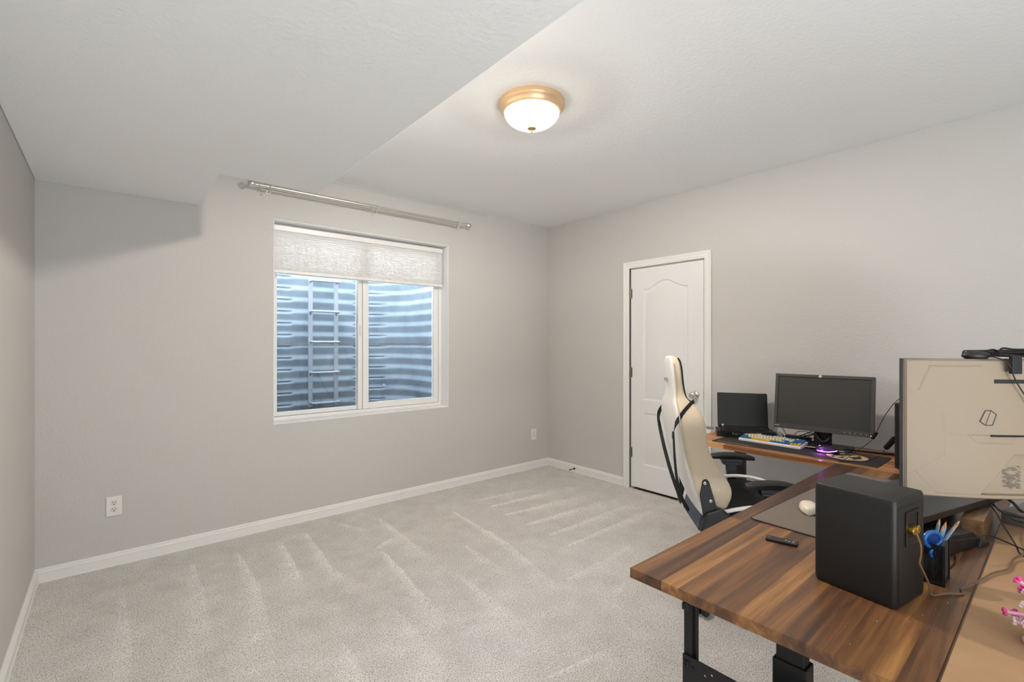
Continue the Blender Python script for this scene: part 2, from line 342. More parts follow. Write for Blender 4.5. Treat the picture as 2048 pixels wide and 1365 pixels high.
# cellular shade
sh = thing('cellular_shade', 'white pleated cellular shade raised to the top quarter of the window', 'window shade', ((WX0+WX1)/2, YB+.086, 0))
SX = (WX1-WX0)/2-.022
m, nt, p = nodes('shade_fabric'); p.inputs['Base Color'].default_value = (.88, .865, .85, 1); p.inputs['Roughness'].default_value = .9
tl = N(nt, 'ShaderNodeBsdfTranslucent'); tl.inputs[0].default_value = (.80, .79, .78, 1); ms = N(nt, 'ShaderNodeMixShader'); ms.inputs[0].default_value = .3
nt.links.new(p.outputs[0], ms.inputs[1]); nt.links.new(tl.outputs[0], ms.inputs[2]); nt.links.new(ms.outputs[0], nt.nodes['Material Output'].inputs[0]); M_shade = m
b = MB(); b.bb(-SX, SX, -.016, .03, 2.205, 2.246); b.build('headrail', M_white, sh, bevel=.004)
b = MB(); b.bb(-SX, SX, -.016, .03, 1.886, 1.912); b.build('bottom_rail', M_white, sh, bevel=.005)
zt, zb_, n_ = 2.205, 1.912, 44; P = []
zz = [zt-(zt-zb_)*((k/n_)**.8) for k in range(n_+1)]
fr = [(-.007 if k % 2 else -.002, z) for k, z in enumerate(zz)]; bk = [(.022 if k % 2 else .018, z) for k, z in enumerate(zz)]
b = MB(); b.prism([(y, z) for y, z in fr]+[(y, z) for y, z in bk[::-1]], 0, -SX+.004, SX-.004); b.build('pleated_fabric', M_shade, sh)
for x in (-.42, .32):
    b = MB(); b.bb(x-.03, x+.03, -.021, -.016, 2.203, 2.213); b.build('bracket', M_white, sh, bevel=.002)

# curtain rod: two thin rods, finials, brackets
rod = thing('curtain_rod', 'brushed nickel double curtain rod with round finials above the window', 'curtain rod', (1.66, YB-.085, 2.470))
b = MB(); b.cyl((-.875, 0, 0), (-.02, 0, 0), .0125, 16); b.cyl((-.03, 0, 0), (.87, 0, 0), .0105, 16); b.build('rod', M_steel, rod, smooth=True)
b = MB(); b.cyl((-.85, .045, -.013), (.85, .045, -.013), .008, 12); b.build('rear_rod', M_steel, rod, smooth=True)
for s_ in (-1, 1):
    x = s_*.875
    b = MB(); R = Matrix.Translation((x, 0, 0)) @ Matrix.Rotation(s_*PI/2, 4, 'Y')
    b.lathe([(0, -.004), (.013, -.004), (.014, .004), (.010, .010), (.012, .018), (.022, .030), (.025, .042), (.021, .055), (.010, .063), (0, .065)], 24, M=R)
    b.build('finial', M_steel, rod, smooth='all')
for x in (-.80, .0, .80):
    b = MB(); b.cyl((x, .083, -.012), (x, .0, -.012), .005, 10); b.lathe([(.0, 0), (.017, 0), (.017, .004), (0, .004)], 20, M=Matrix.Translation((x, .085, -.012)) @ Matrix.Rotation(PI/2, 4, 'X'))
    b.tube([(x, .0, -.018), (x, -.014, -.012), (x, -.017, .0), (x, -.012, .012)], .0035, 8); b.cyl((x, -.0, -.014), (x, 0, -.042), .003, 8); b.lathe([(0, -.006), (.006, -.004), (.006, .004), (0, .006)], 10, c=(x, 0, -.042))
    b.build('bracket', M_steel, rod, smooth=True)

# ------------------------------------------------ outside: window well, ladder, gravel
WXa, WXb, WYb, R_ = .62, 2.52, 5.05, .42
gm, nt, p = nodes('galvanised_steel'); p.inputs['Base Color'].default_value = (*lin((96, 106, 116)), 1); p.inputs['Roughness'].default_value = .8; p.inputs['Specular IOR Level'].default_value = .25
tc = N(nt, 'ShaderNodeTexCoord'); nn = N(nt, 'ShaderNodeTexNoise', Scale=5.0, Detail=5.0); nt.links.new(tc.outputs['Object'], nn.inputs['Vector'])
rr_ = N(nt, 'ShaderNodeValToRGB'); rr_.color_ramp.elements[0].position = .3; rr_.color_ramp.elements[1].position = .7
rr_.color_ramp.elements[0].color = (*lin((94, 105, 116)), 1); rr_.color_ramp.elements[1].color = (*lin((116, 126, 136)), 1)
nt.links.new(nn.outputs[0], rr_.inputs[0]); nt.links.new(rr_.outputs[0], p.inputs['Base Color']); M_galv = gm
path = []
y_start = YB+T+.002
def addp(x, y, nx, ny): path.append((x, y, nx, ny))
for k in range(14): addp(WXa, y_start+(WYb-R_-y_start)*k/14, 1, 0)
for k in range(13):
    t = PI-PI/2*k/12; addp(WXa+R_+R_*math.cos(t), WYb-R_+R_*math.sin(t), -math.cos(t), -math.sin(t))
for k in range(1, 40): addp(WXa+R_+(WXb-WXa-2*R_)*k/40, WYb, 0, -1)
for k in range(13):
    t = PI/2-PI/2*k/12; addp(WXb-R_+R_*math.cos(t), WYb-R_+R_*math.sin(t), -math.cos(t), -math.sin(t))
for k in range(1, 15): addp(WXb, WYb-R_-(WYb-R_-y_start)*k/14, -1, 0)
pitch = .1165; z_lo, z_hi = .40, 2.27; nzr = 16*12; vs_ = []; S_len = [0]
for i in range(1, len(path)): S_len.append(S_len[-1]+math.hypot(path[i][0]-path[i-1][0], path[i][1]-path[i-1][1]))
def inset(x, y):
    return (y > WYb-.2 and x < 1.36 and x > .95) or (y > WYb-.25 and 2.02 < x < 2.34)
for k in range(nzr+1):
    z = z_lo+(z_hi-z_lo)*k/nzr; ph = ((z-1.357) / pitch) % 1.0
    # ridge with a flat face and a sloping underside
    h0 = .034*(1-abs(2*ph-1))**.8 if ph < .999 else 0
    h0 = .018*(ph/.62) if ph < .62 else .018*(1-(ph-.62)/.38)
    for x, y, nx, ny in path:
        h = h0
        if inset(x, y) and .55 < ph < .80: h = h0-.015*math.sin((ph-.55)/.25*PI)
        vs_.append((x+nx*h, y+ny*h, z))
n = len(path); b = MB(); b.add(vs_, [(k*n+i, k*n+i+1, (k+1)*n+i+1, (k+1)*n+i) for k in range(nzr) for i in range(n-1)])
well = b.build('window_well', M_galv); tag(well, 'blue-grey corrugated steel window well outside the glass', 'window well')
me = well.data; me.polygons.foreach_set('use_smooth', [True]*len(me.polygons)); me.set_sharp_from_angle(angle=math.radians(50))
b = MB()
for i in range(2, len(path)-3):
    x, y, nx, ny = path[i]; x2, y2, nx2, ny2 = path[i+1]
    b.add([(x+nx*.012, y+ny*.012, 1.351), (x2+nx2*.012, y2+ny2*.012, 1.351), (x2+nx2*.012, y2+ny2*.012, 1.361), (x+nx*.012, y+ny*.012, 1.361),
           (x+nx*.020, y+ny*.020, 1.351), (x2+nx2*.020, y2+ny2*.020, 1.351), (x2+nx2*.020, y2+ny2*.020, 1.361), (x+nx*.020, y+ny*.020, 1.361)],
          [(4, 5, 6, 7), (0, 1, 5, 4), (7, 6, 2, 3)])
b.build('seam_band', mat('dirty_steel_seam', (84, 76, 68), .8, var=.5, vscale=30), well)
b = MB(); b.bb(WXa-.1, WXb+.1, y_start, WYb+.1, .40, .66)
grv = b.build('gravel', mat('dark_gravel', (64, 62, 62), .9, bump=1, bscale=60, var=.5, vscale=60)); tag(grv, 'dark gravel at the bottom of the window well', 'gravel', kind='stuff')
b = MB(); b.bb(WXa-.3, WXb+.3, y_start-.002, y_start+.0, .3, WZ0-.05)
lad = thing('ladder', 'pale grey steel escape ladder fixed inside the window well', 'ladder', (1.652, 4.93, .72))
LM = mat('light_grey_coated_steel', (122, 126, 134), .45)
for x in (-.128, .128):
    b = MB(); b.bb(x-.021, x+.021, 0, .012, 0, 1.85); o = b.build('rail', LM, lad)
    for z in (.32, .93, 1.5):
        b = MB(); b.lathe([(0, 0), (.008, .0), (.006, .005), (0, .006)], 10, M=Matrix.Translation((x, 0, z)) @ Matrix.Rotation(PI/2, 4, 'X'))
        b.build('bolt', mat('bolt_steel', (80, 84, 90), .4, .8), o)
for k, z in enumerate((.04, .345, .65, .955, 1.26, 1.565)):
    b = MB(); b.tube([(-.128, .0, z), (-.13, -.06, z), (-.115, -.085, z), (0, -.09, z), (.115, -.085, z), (.13, -.06, z), (.128, 0, z)], .011, 8, 5); b.build('rung', LM, lad, smooth=True)
b = MB(); b.prism([(2.10, 4.75), (2.28, 4.70), (2.22, 4.84)], 2, .66, .672); tag(b.build('litter_scrap', mat('pale_plastic_scrap', (170, 178, 186), .6)), 'pale plastic scrap lying on the gravel outside', 'litter')

# ------------------------------------------------ door
door = bpy.data.objects.new('door_1', None); C.objects.link(door); struct(door, 'white arched two-panel closet door', 'door')
door.location = (XR, 0, 0)
dm, nt, p = nodes('white_woodgrain_door_paint'); p.inputs['Base Color'].default_value = (.84, .84, .835, 1); p.inputs['Roughness'].default_value = .45
tc = N(nt, 'ShaderNodeTexCoord'); mp = N(nt, 'ShaderNodeMapping'); mp.inputs['Scale'].default_value = (8, 14, 1.3); nt.links.new(tc.outputs['Object'], mp.inputs['Vector'])
n1 = N(nt, 'ShaderNodeTexWave', Scale=3.0, Distortion=9.0, Detail=2.0); n1.inputs['Detail Scale'].default_value = .8; n1.bands_direction = 'Y'; nt.links.new(mp.outputs[0], n1.inputs['Vector'])
bp = N(nt, 'ShaderNodeBump', Strength=.22, Distance=.002); nt.links.new(n1.outputs[1], bp.inputs['Height']); nt.links.new(bp.outputs[0], p.inputs['Normal']); M_door = dm
SY0, SY1, SZ0, SZ1 = DY0+.006, DY1-.008, .026, DZ-.008
xf = -.000   # door face plane (local x), room side is negative
def arch(yl, yr, zb, zt, rise, n=16):
    if rise == 0: return [(yl, zb), (yr, zb), (yr, zt), (yl, zt)]
    P = [(yl, zb), (yr, zb)]
    for k in range(n+1):
        t = k/n; yy = yr+(yl-yr)*t; P.append((yy, zt+rise*(.5-.5*math.cos(2*PI*t))**1.15))
    return P
pu = (2.095, 2.536, .840, 1.850, .072); pl_ = (2.095, 2.536, .243, .722, 0)
def inset_poly(P, d):
    n = len(P); out = []
    for i in range(n):
        a = Vector(P[i-1]); b_ = Vector(P[i]); c = Vector(P[(i+1) % n]); e1 = (b_-a).normalized(); e2 = (c-b_).normalized()
        n1 = Vector((-e1.y, e1.x)); n2 = Vector((-e2.y, e2.x)); nn = (n1+n2); L = max(nn.length_squared, .3); out.append(tuple(b_+nn*(2*d/L)))
    return out
import bmesh
def slab():
    bm = bmesh.new()
    outer = [(SY0, SZ0), (SY1, SZ0), (SY1, SZ1), (SY0, SZ1)]
    holes = [arch(*pu), arch(*pl_)]
    edges = []
    for P in [outer]+holes:
        v = [bm.verts.new((xf, y, z)) for y, z in P]
        for i in range(len(v)): edges.append(bm.edges.new((v[i], v[(i+1) % len(v)])))
    bmesh.ops.triangle_fill(bm, use_beauty=True, edges=edges)
    bad = [f for f in bm.faces if any(pn[0] < f.calc_center_median().y < pn[1] and pn[2] < f.calc_center_median().z < pn[3]+(0) for pn in (pu, pl_))]
    bad = [f for f in bad]
    bmesh.ops.delete(bm, geom=bad, context='FACES_ONLY')
    for P in holes:
        rings = [(0, 0), (.010, .009), (.020, .009), (.036, .002), (.0385, .0015)]
        prev = None
        for d, dep in rings:
            Q = inset_poly(P, d) if d else P
            vv = [bm.verts.new((xf+dep, y, z)) for y, z in Q]
            if prev:
                for i in range(len(vv)): bm.faces.new((prev[i], prev[(i+1) % len(vv)], vv[(i+1) % len(vv)], vv[i]))
            prev = vv
        bm.faces.new(prev)
    bmesh.ops.remove_doubles(bm, verts=bm.verts, dist=.00005)
    # sides and back
    q = MB(); q.bb(xf+.012, xf+.035, SY0, SY1, SZ0, SZ1)
    a = [bm.verts.new(v) for v in [(xf, SY0, SZ0), (xf, SY1, SZ0), (xf, SY1, SZ1), (xf, SY0, SZ1), (xf+.035, SY0, SZ0), (xf+.035, SY1, SZ0), (xf+.035, SY1, SZ1), (xf+.035, SY0, SZ1)]]
    for f in ((0, 1, 5, 4), (1, 2, 6, 5), (2, 3, 7, 6), (3, 0, 4, 7), (4, 5, 6, 7)): bm.faces.new([a[i] for i in f])
    bmesh.ops.remove_doubles(bm, verts=bm.verts, dist=.00005)
    bmesh.ops.recalc_face_normals(bm, faces=bm.faces)
    me = bpy.data.meshes.new('door_leaf'); bm.to_mesh(me); bm.free(); me.materials.append(M_door)
    me.polygons.foreach_set('use_smooth', [True]*len(me.polygons)); me.set_sharp_from_angle(angle=math.radians(25))
    o = bpy.data.objects.new('door_leaf', me); C.objects.link(o); o.parent = door; return o
leaf = slab()
# casing with stepped profile
def casing():
    cp = [(0, 0), (-.010, 0), (-.012, .012), (-.0145, .018), (-.0145, .030), (-.011, .036), (-.0155, .048), (-.017, .060), (0, .060)]   # (x, outward)
    b = MB(); yi0, yi1, zi = DY0-.004, DY1+.012, DZ+.004
    secs = []
    for (y, z, oy, oz) in ((yi0, 0, -1, 0), (yi0, zi, -1, 1), (yi1, zi, 1, 1), (yi1, 0, 1, 0)):
        secs.append([(x, y+oy*w_, z+oz*w_) for x, w_ in cp])
    b.loft(secs); return b
casing().build('casing', M_trim, door)
b = MB(); b.bb(.0, .13, DY0-.004, DY0+.003, 0, DZ+.004); b.bb(.0, .13, DY1-.003, DY1+.012, 0, DZ+.004); b.bb(0, .13, DY0, DY1, DZ-.003, DZ+.004)
b.bb(.037, .05, DY0, DY0+.015, 0, DZ); b.bb(.037, .05, DY1-.015, DY1, 0, DZ); b.build('jamb', M_trim, door)
for z in (1.821, 1.086, .342):
    b = MB(); b.cyl((-.006, DY1-.003, z-.045), (-.006, DY1-.003, z+.045), .0065, 10); b.bb(-.002, .001, DY1-.018, DY1+.004, z-.044, z+.044); b.build('hinge', mat('satin_hinge_steel', (150, 146, 138), .35, 1), door, smooth=True)
b = MB(); Rk = Matrix.Translation((0, 2.028, .929)) @ Matrix.Rotation(-PI/2, 4, 'Y')
b.lathe([(0, 0), (.033, 0), (.033, .004), (.026, .010), (.013, .013), (.012, .034), (.020, .040), (.027, .050), (.028, .060), (.022, .070), (.010, .073), (0, .073)], 32, M=Rk)
b.build('door_knob', M_steel, door, smooth='all')
b = MB(); b.bb(-.001, .002, SY0-.008, SY0+.004, .90, .958); b.build('latch_plate', M_steel, door)

# door stop on the baseboard
ds = thing('door_stop', 'small dark bronze door stop screwed to the baseboard near the corner', 'door stop', (XR-.016, 3.365, .045))
b = MB(); b.lathe([(0, 0), (.011, 0), (.010, .006), (0, .008)], 14, M=Matrix.Rotation(-PI/2, 4, 'Y')); b.build('base', mat('dark_bronze', (60, 54, 48), .4, .8), ds)
b = MB(); b.cyl((-.004, 0, 0), (-.062, 0, 0), .0035, 8); b.cyl((-.060, 0, 0), (-.074, 0, 0), .007, 10); b.build('shaft', MATS['dark_bronze'], ds, smooth=True)

# outlets
def outlet(name, label, x, z, kind):
    t = thing(name, label, 'wall outlet', (x, YB, z))
    b = MB(); b.prism(rrect(-.037, .037, -.0585, .0585, .004, 3), 1, -.006, .0); b.build('cover_plate', M_white, t, bevel=.0025)
    if kind == 'duplex':
        for dz in (.02, -.02):
            b = MB(); b.prism(rrect(-.0165, .0165, dz-.0145, dz+.0145, .009, 5), 1, -.0078, -.005); r_ = b.build('receptacle', mat('outlet_white', (224, 220, 212), .35), t, bevel=.0008)
            b = MB(); b.bb(-.0078, -.0052, -.0085, -.0076, dz+.001, dz+.009); b.bb(.0052, .0078, -.0085, -.0076, dz+.001, dz+.008); b.prism([(-.0025+.0, dz-.010), (.0025, dz-.010), (.003, dz-.006), (0, dz-.004), (-.003, dz-.006)], 1, -.0085, -.0076)
            b.build('slots', mat('slot_black', (30, 26, 24), .6), r_)
        b = MB(); b.lathe([(0, 0), (.003, 0), (.002, .001), (0, .0012)], 10, M=Matrix.Translation((0, -.006, 0)) @ Matrix.Rotation(PI/2, 4, 'X')); b.build('screw', M_steel, t)
    else:
        b = MB(); b.prism(rrect(-.0165, .0165, -.033, .033, .002, 2), 1, -.008, -.005); b.build('insert', mat('outlet_white', (224, 220, 212), .35), t, bevel=.001)
        b = MB(); b.lathe([(.007, 0), (.007, .006), (.004, .006), (.004, 0)], 14, M=Matrix.Translation((0, -.0078, -.02)) @ Matrix.Rotation(PI/2, 4, 'X')); b.build('jack', M_steel, t)
outlet('wall_outlet', 'white duplex outlet low on the window wall, left of the window', .012, .368, 'duplex')
outlet('cable_outlet', 'white cable wall plate low on the window wall by the far corner', 3.487, .373, 'jack')

# ------------------------------------------------ ceiling lamp
lamp = thing('ceiling_lamp', 'flush ceiling lamp with frosted dome and brushed nickel ring, lit', 'ceiling lamp', (LAMP[0], LAMP[1], ZC))
b = MB(); b.lathe([(0, 0), (.172, 0), (.176, -.008), (.172, -.016), (.176, -.024), (.168, -.036), (.158, -.044), (.157, -.052), (.150, -.058), (.143, -.060), (.138, -.052), (.138, -.006), (0, -.004)], 64)
b.build('lamp_ring', M_pan, lamp, smooth=True, ang=60)
m, nt, p = nodes('frosted_alabaster_glass'); nt.nodes.remove(p)
em = N(nt, 'ShaderNodeEmission'); em.inputs[1].default_value = 8.0; tr = N(nt, 'ShaderNodeBsdfTransparent'); tl = N(nt, 'ShaderNodeBsdfTranslucent'); ms = N(nt, 'ShaderNodeMixShader'); ms.inputs[0].default_value = .62
tc = N(nt, 'ShaderNodeTexCoord'); nn = N(nt, 'ShaderNodeTexNoise', Scale=9.0, Detail=3.0, Distortion=1.5); nt.links.new(tc.outputs['Object'], nn.inputs['Vector'])
rr_ = N(nt, 'ShaderNodeValToRGB'); rr_.color_ramp.elements[0].position = .35; rr_.color_ramp.elements[1].position = .6
rr_.color_ramp.elements[0].color = (1, .80, .56, 1); rr_.color_ramp.elements[1].color = (1, .93, .82, 1); nt.links.new(nn.outputs[0], rr_.inputs[0]); nt.links.new(rr_.outputs[0], em.inputs[0])
nt.links.new(tr.outputs[0], ms.inputs[1]); nt.links.new(em.outputs[0], ms.inputs[2]); nt.links.new(ms.outputs[0], nt.nodes['Material Output'].inputs[0])
P = []
for k in range(15):
    t = k/14*PI/2; P.append((.146*math.cos(t), -.055-.082*math.sin(t)))
b = MB(); b.lathe(P, 64); b.build('glass_dome', m, lamp, smooth='all')
b = MB(); b.lathe([(0, -.131), (.023, -.137), (.024, -.141), (.011, -.146), (.005, -.150), (.006, -.157), (.0, -.164)], 20); b.build('finial', mat('brass_finial', (200, 170, 120), .3, .9), lamp, smooth='all')

# ------------------------------------------------ desks
ZT = .70; TH = .028
def staves(parent, x0, x1, y0, y1, along, rows, m, lens, seed, zt=ZT, th=TH):
    rnd = random.Random(seed); W = (y1-y0 if along == 0 else x1-x0)/rows
    for i in range(rows):
        a0, a1 = (x0, x1) if along == 0 else (y0, y1); c = a0; first = True
        while c < a1-1e-6:
            L = rnd.uniform(*lens)*(rnd.uniform(.3, 1) if first else 1); first = False
            e_ = min(a1, c+L)
            if a1-e_ < .12: e_ = a1
            g = 0.0
            if along == 0: bx = (c+g, e_-g, y0+W*i+g, y0+W*(i+1)-g)
            else: bx = (x0+W*i+g, x0+W*(i+1)-g, c+g, e_-g)
            cx, cy = (bx[0]+bx[1])/2, (bx[2]+bx[3])/2
            b = MB(); b.box((0, 0, 0), (bx[1]-bx[0], bx[3]-bx[2], th))
            dz = rnd.uniform(-.0001, .0001)
            b.build('stave', m, parent, loc=(cx, cy, zt-th/2+dz))
            c = e_
WD = thing('walnut_desk', 'dark walnut butcher-block desk with black steel frame in the foreground', 'desk')
b = MB(); b.bb(1.17, 3.018, .178, .832, ZT-TH+.002, ZT-.002); tt = b.build('tabletop', M_walnut, WD)
staves(tt, 1.163, 3.024, .172, .839, 0, 13, M_walnut, (.7, 1.7), 17)
def leg(parent, x, y):
    b = MB(); b.bb(x, x+.038, y-.032, y+.032, .30, ZT-TH); o = b.build('leg', M_blacksteel, parent, bevel=.004)
    b = MB(); b.bb(x-.006, x+.046, y-.038, y+.038, .03, .586); b.build('sleeve', M_blacksteel, o, bevel=.004)
    b = MB(); b.bb(x-.015, x+.055, y-.28, y+.28, .012, .035); b.build('foot', M_blacksteel, o, bevel=.005)
leg(WD, 1.252, .442); leg(WD, 2.85, .46)
b = MB(); b.bb(1.30, 2.85, .42, .46, ZT-TH-.035, ZT-TH); b.build('cross_beam', M_blacksteel, WD, bevel=.003)
# narrow square post + perforated plate under the near end
post = thing('under_desk_rack', 'black steel post with perforated side plate under the near end of the walnut desk', 'rack')
b = MB(); b.bb(1.178, 1.190, .655, .677, .012, ZT-TH-.004); b.bb(1.191, 1.205, .648, .672, .012, ZT-TH-.004); b.build('post', M_blacksteel, post, bevel=.002)
b = MB(); b.bb(1.158, 1.190, .654, .672, ZT-TH-.020, ZT-TH-.001); b.bb(1.176, 1.22, .64, .69, ZT-TH-.006, ZT-TH-.001); b.build('clamp', M_blacksteel, post, bevel=.003)
def perf():
    y0_, y1_, z0_, z1_ = .25, .677, .395, .527; bm = bmesh.new(); r0 = .0031; holes = []
    zi = 0
    sp = .0185
    for i in range(22):
        y = y1_-.062-i*sp
        if y < y0_+.02: break
        zs = [z0_+.016+.0215*k for k in range(6) if z0_+.016+.0215*k < z1_-.012] if i % 2 == 0 else [z0_+.0268+.0215*k for k in range(5) if z0_+.0268+.0215*k < z1_-.012]
        for z in zs: holes.append((y, z, r0))
    for z in (z0_+.02, z0_+.065, z0_+.108): holes.append((y1_-.030, z, .0028))
    edges = []
    v = [bm.verts.new((0, y, z)) for y, z in [(y0_, z0_), (y1_, z0_), (y1_, z1_), (y0_, z1_)]]
    edges += [bm.edges.new((v[i], v[(i+1) % 4])) for i in range(4)]
    for y, z, r0 in holes:
        v = [bm.verts.new((0, y+r0*math.cos(a*PI/4), z+r0*math.sin(a*PI/4))) for a in range(8)]
        edges += [bm.edges.new((v[i], v[(i+1) % 8])) for i in range(8)]
    bmesh.ops.triangle_fill(bm, use_beauty=True, edges=edges)
    for f in list(bm.faces):
        c = f.calc_center_median()
        if any(math.hypot(c.y-y, c.z-z) < r_*.9 for y, z, r_ in holes): bm.faces.remove(f)
    ex = bmesh.ops.extrude_face_region(bm, geom=list(bm.faces)); bmesh.ops.translate(bm, verts=[g for g in ex['geom'] if isinstance(g, bmesh.types.BMVert)], vec=(.0025, 0, 0))
    bmesh.ops.recalc_face_normals(bm, faces=bm.faces)
    me = bpy.data.meshes.new('perforated_plate'); bm.to_mesh(me); bm.free(); me.materials.append(M_blacksteel)
    o = bpy.data.objects.new('perforated_plate', me); C.objects.link(o); o.parent = post; o.location = (1.1725, 0, 0)
perf()
for z in (.505, .425):
    b = MB(); b.lathe([(0, 0), (.009, 0), (.008, .004), (.0045, .005), (.0045, .003), (0, .003)], 12, M=Matrix.Translation((1.1725, .666, z)) @ Matrix.Rotation(-PI/2, 4, 'Y')); b.build('bolt', M_dblack, post)
b = MB(); b.bb(1.176, 1.205, .255, .285, .012, .54); b.build('rear_post', M_blacksteel, post, bevel=.002)

SD = thing('acacia_desk', 'warm orange acacia butcher-block desk along the right wall', 'desk')
b = MB(); b.bb(3.034, 3.60, .18, 1.712, ZT-TH+.002, ZT-.002); tt2 = b.build('tabletop', M_acacia, SD)
staves(tt2, 3.027, 3.609, .172, 1.72, 1, 12, M_acacia, (.35, .8), 5)
for y in (.36, 1.55):
    b = MB(); b.bb(3.44, 3.50, y-.03, y+.03, .03, ZT-TH); o = b.build('leg', M_blacksteel, SD, bevel=.003)
    b = MB(); b.bb(3.2, 3.6, y-.035, y+.035, .012, .032); b.build('foot', M_blacksteel, o, bevel=.003)
b = MB(); b.bb(3.45, 3.49, .36, 1.55, ZT-TH-.05, ZT-TH-.01); b.build('cross_beam', M_blacksteel, SD)

MD = thing('fibreboard_table', 'bare brown fibreboard table top pushed against the walnut desk at the lower right', 'table')
b = MB(); b.bb(1.02, 2.55, -.62, .166, ZT-.013, ZT+.003); b.build('tabletop', M_mdf, MD, bevel=.001)
for x, y in ((1.12, -.5), (1.12, .08), (2.45, -.5), (2.45, .08)):
    b = MB(); b.bb(x-.02, x+.02, y-.02, y+.02, .012, ZT-.013); b.build('leg', M_blacksteel, MD)
b = MB(); b.lathe([(0, .0), (.006, 0), (.006, .0006), (0, .0006)], 12, c=(1.215, .13, ZT+.003)); b.build('knot_hole', mat('dark_hole', (50, 34, 24), .9), MD)
M_dk = MATS['dark_hole']

# ------------------------------------------------ things on the walnut desk
# speaker
SPC = (1.5690, .3600); SRZ = math.radians(-10)
sp = thing('bookshelf_speaker', 'large black bookshelf speaker seen from behind on the walnut desk', 'speaker', (SPC[0], SPC[1], ZT), SRZ)
hx, hy, hz = .084, .096, .272
prof_r = [(-hx+.004, -hy), (hx-.004, -hy)]
b = MB(); secs = []
for z, k in ((.003, .965), (.010, .99), (.02, 1.0), (hz-.018, 1.0), (hz-.006, .985), (hz-.001, .955), (hz, .92)):
    secs.append([(x*k, y*(k*.5+.5), z) for x, y in rrect(-hx, hx, -hy, hy, .012, 5)])
b.loft(secs); b.build('cabinet', mat('black_speaker_vinyl', (24, 24, 24), .5, bump=.25, bscale=700), sp, smooth=True, ang=60)
b = MB(); b.prism(rrect(-.070, .070, .012, hz-.022, .006, 3), 1, -hy-.0015, -hy+.002); b.build('rear_panel', mat('matt_black_board', (22, 21, 21), .6, bump=.15, bscale=500), sp, bevel=.001)
b = MB()   # recessed terminal cup: frame + pocket
for (a0, a1, c0, c1) in ((-.040, .036, .228, .236), (-.040, .036, .150, .158), (-.040, -.030, .158, .228), (.028, .036, .158, .228)): b.bb(a0, a1, -hy-.0045, -hy-.001, c0, c1)
b.prism([(-hy-.0045, .158), (-hy-.001, .158), (-hy-.001, .172)], 0, -.030, .028)
tcup = b.build('terminal_cup', M_dblack, sp)
b = MB(); b.bb(-.030, .028, -hy-.0022, -hy-.0014, .158, .228); b.build('cup_floor', mat('pocket_black', (5, 5, 5), .8), tcup)
GOLD = mat('gold_plated_brass', (215, 180, 90), .25, 1)
for x in (-.018, .004):
    b = MB(); b.lathe([(0, 0), (.006, 0), (.0105, .001), (.0105, .012), (.008, .014), (.0035, .014), (.003, .010), (0, .010)], 16, M=Matrix.Translation((x, -hy-.002, .190)) @ Matrix.Rotation(PI/2, 4, 'X')); b.build('binding_post', GOLD, sp, smooth=True, ang=50)
for x, y in ((-.06, -.07), (.06, -.07), (-.06, .07), (.06, .07)):
    b = MB(); b.cyl((x, y, .0), (x, y, .006), .009, 12); b.build('foot', M_dblack, sp)
# woofer + tweeter on the side that faces the chair
b = MB(); b.lathe([(.062, 0), (.062, .004), (.054, .006), (.050, .003), (.020, -.0), (.018, .006), (0, .010)], 28, M=Matrix.Translation((0, hy, .09)) @ Matrix.Rotation(-PI/2, 4, 'X')); b.build('woofer', M_grayp, sp, smooth='all')
b = MB(); b.lathe([(.026, 0), (.026, .003), (.014, .002), (.010, .006), (0, .009)], 24, M=Matrix.Translation((0, hy, .205)) @ Matrix.Rotation(-PI/2, 4, 'X')); b.build('tweeter', M_grayp, sp, smooth='all')
# speaker wire
def spw(x, y, z):
    c, s_ = math.cos(SRZ), math.sin(SRZ); return (SPC[0]+c*x-s_*y, SPC[1]+s_*x+c*y, ZT+z)
wm = mat('clear_copper_speaker_wire', (128, 100, 78), .35)
wire_pts = [spw(-.008, -hy-.012, .184), spw(.008, -hy-.016, .150), spw(.014, -hy-.014, .120), spw(.014, -hy-.012, .100), spw(.036, -hy-.014, .070), spw(.052, -hy-.018, .040), spw(.066, -hy-.020, .010)]
tail = [(1.665, .210, .706), (1.70, .185, .7035), (1.735, .190, .7035), (1.765, .178, .707), (1.82, .162, .708), (1.90, .145, .709), (1.965, .120, .709), (2.02, .115, .709), (2.08, .110, .712), (2.16, .075, .72), (2.28, .02, .735), (2.40, -.04, .74)]
b = MB(); b.tube(wire_pts+tail, .0015, 6, 6); b.tube([(p[0]+.0035, p[1]-.001, p[2]) for p in wire_pts[:]]+[(p[0]+.001, p[1]+.0036, p[2]) for p in tail], .0015, 6, 6)
tag(b.build('speaker_wire', wm, smooth='all'), 'clear and copper speaker wire trailing from the speaker across the board', 'wire')

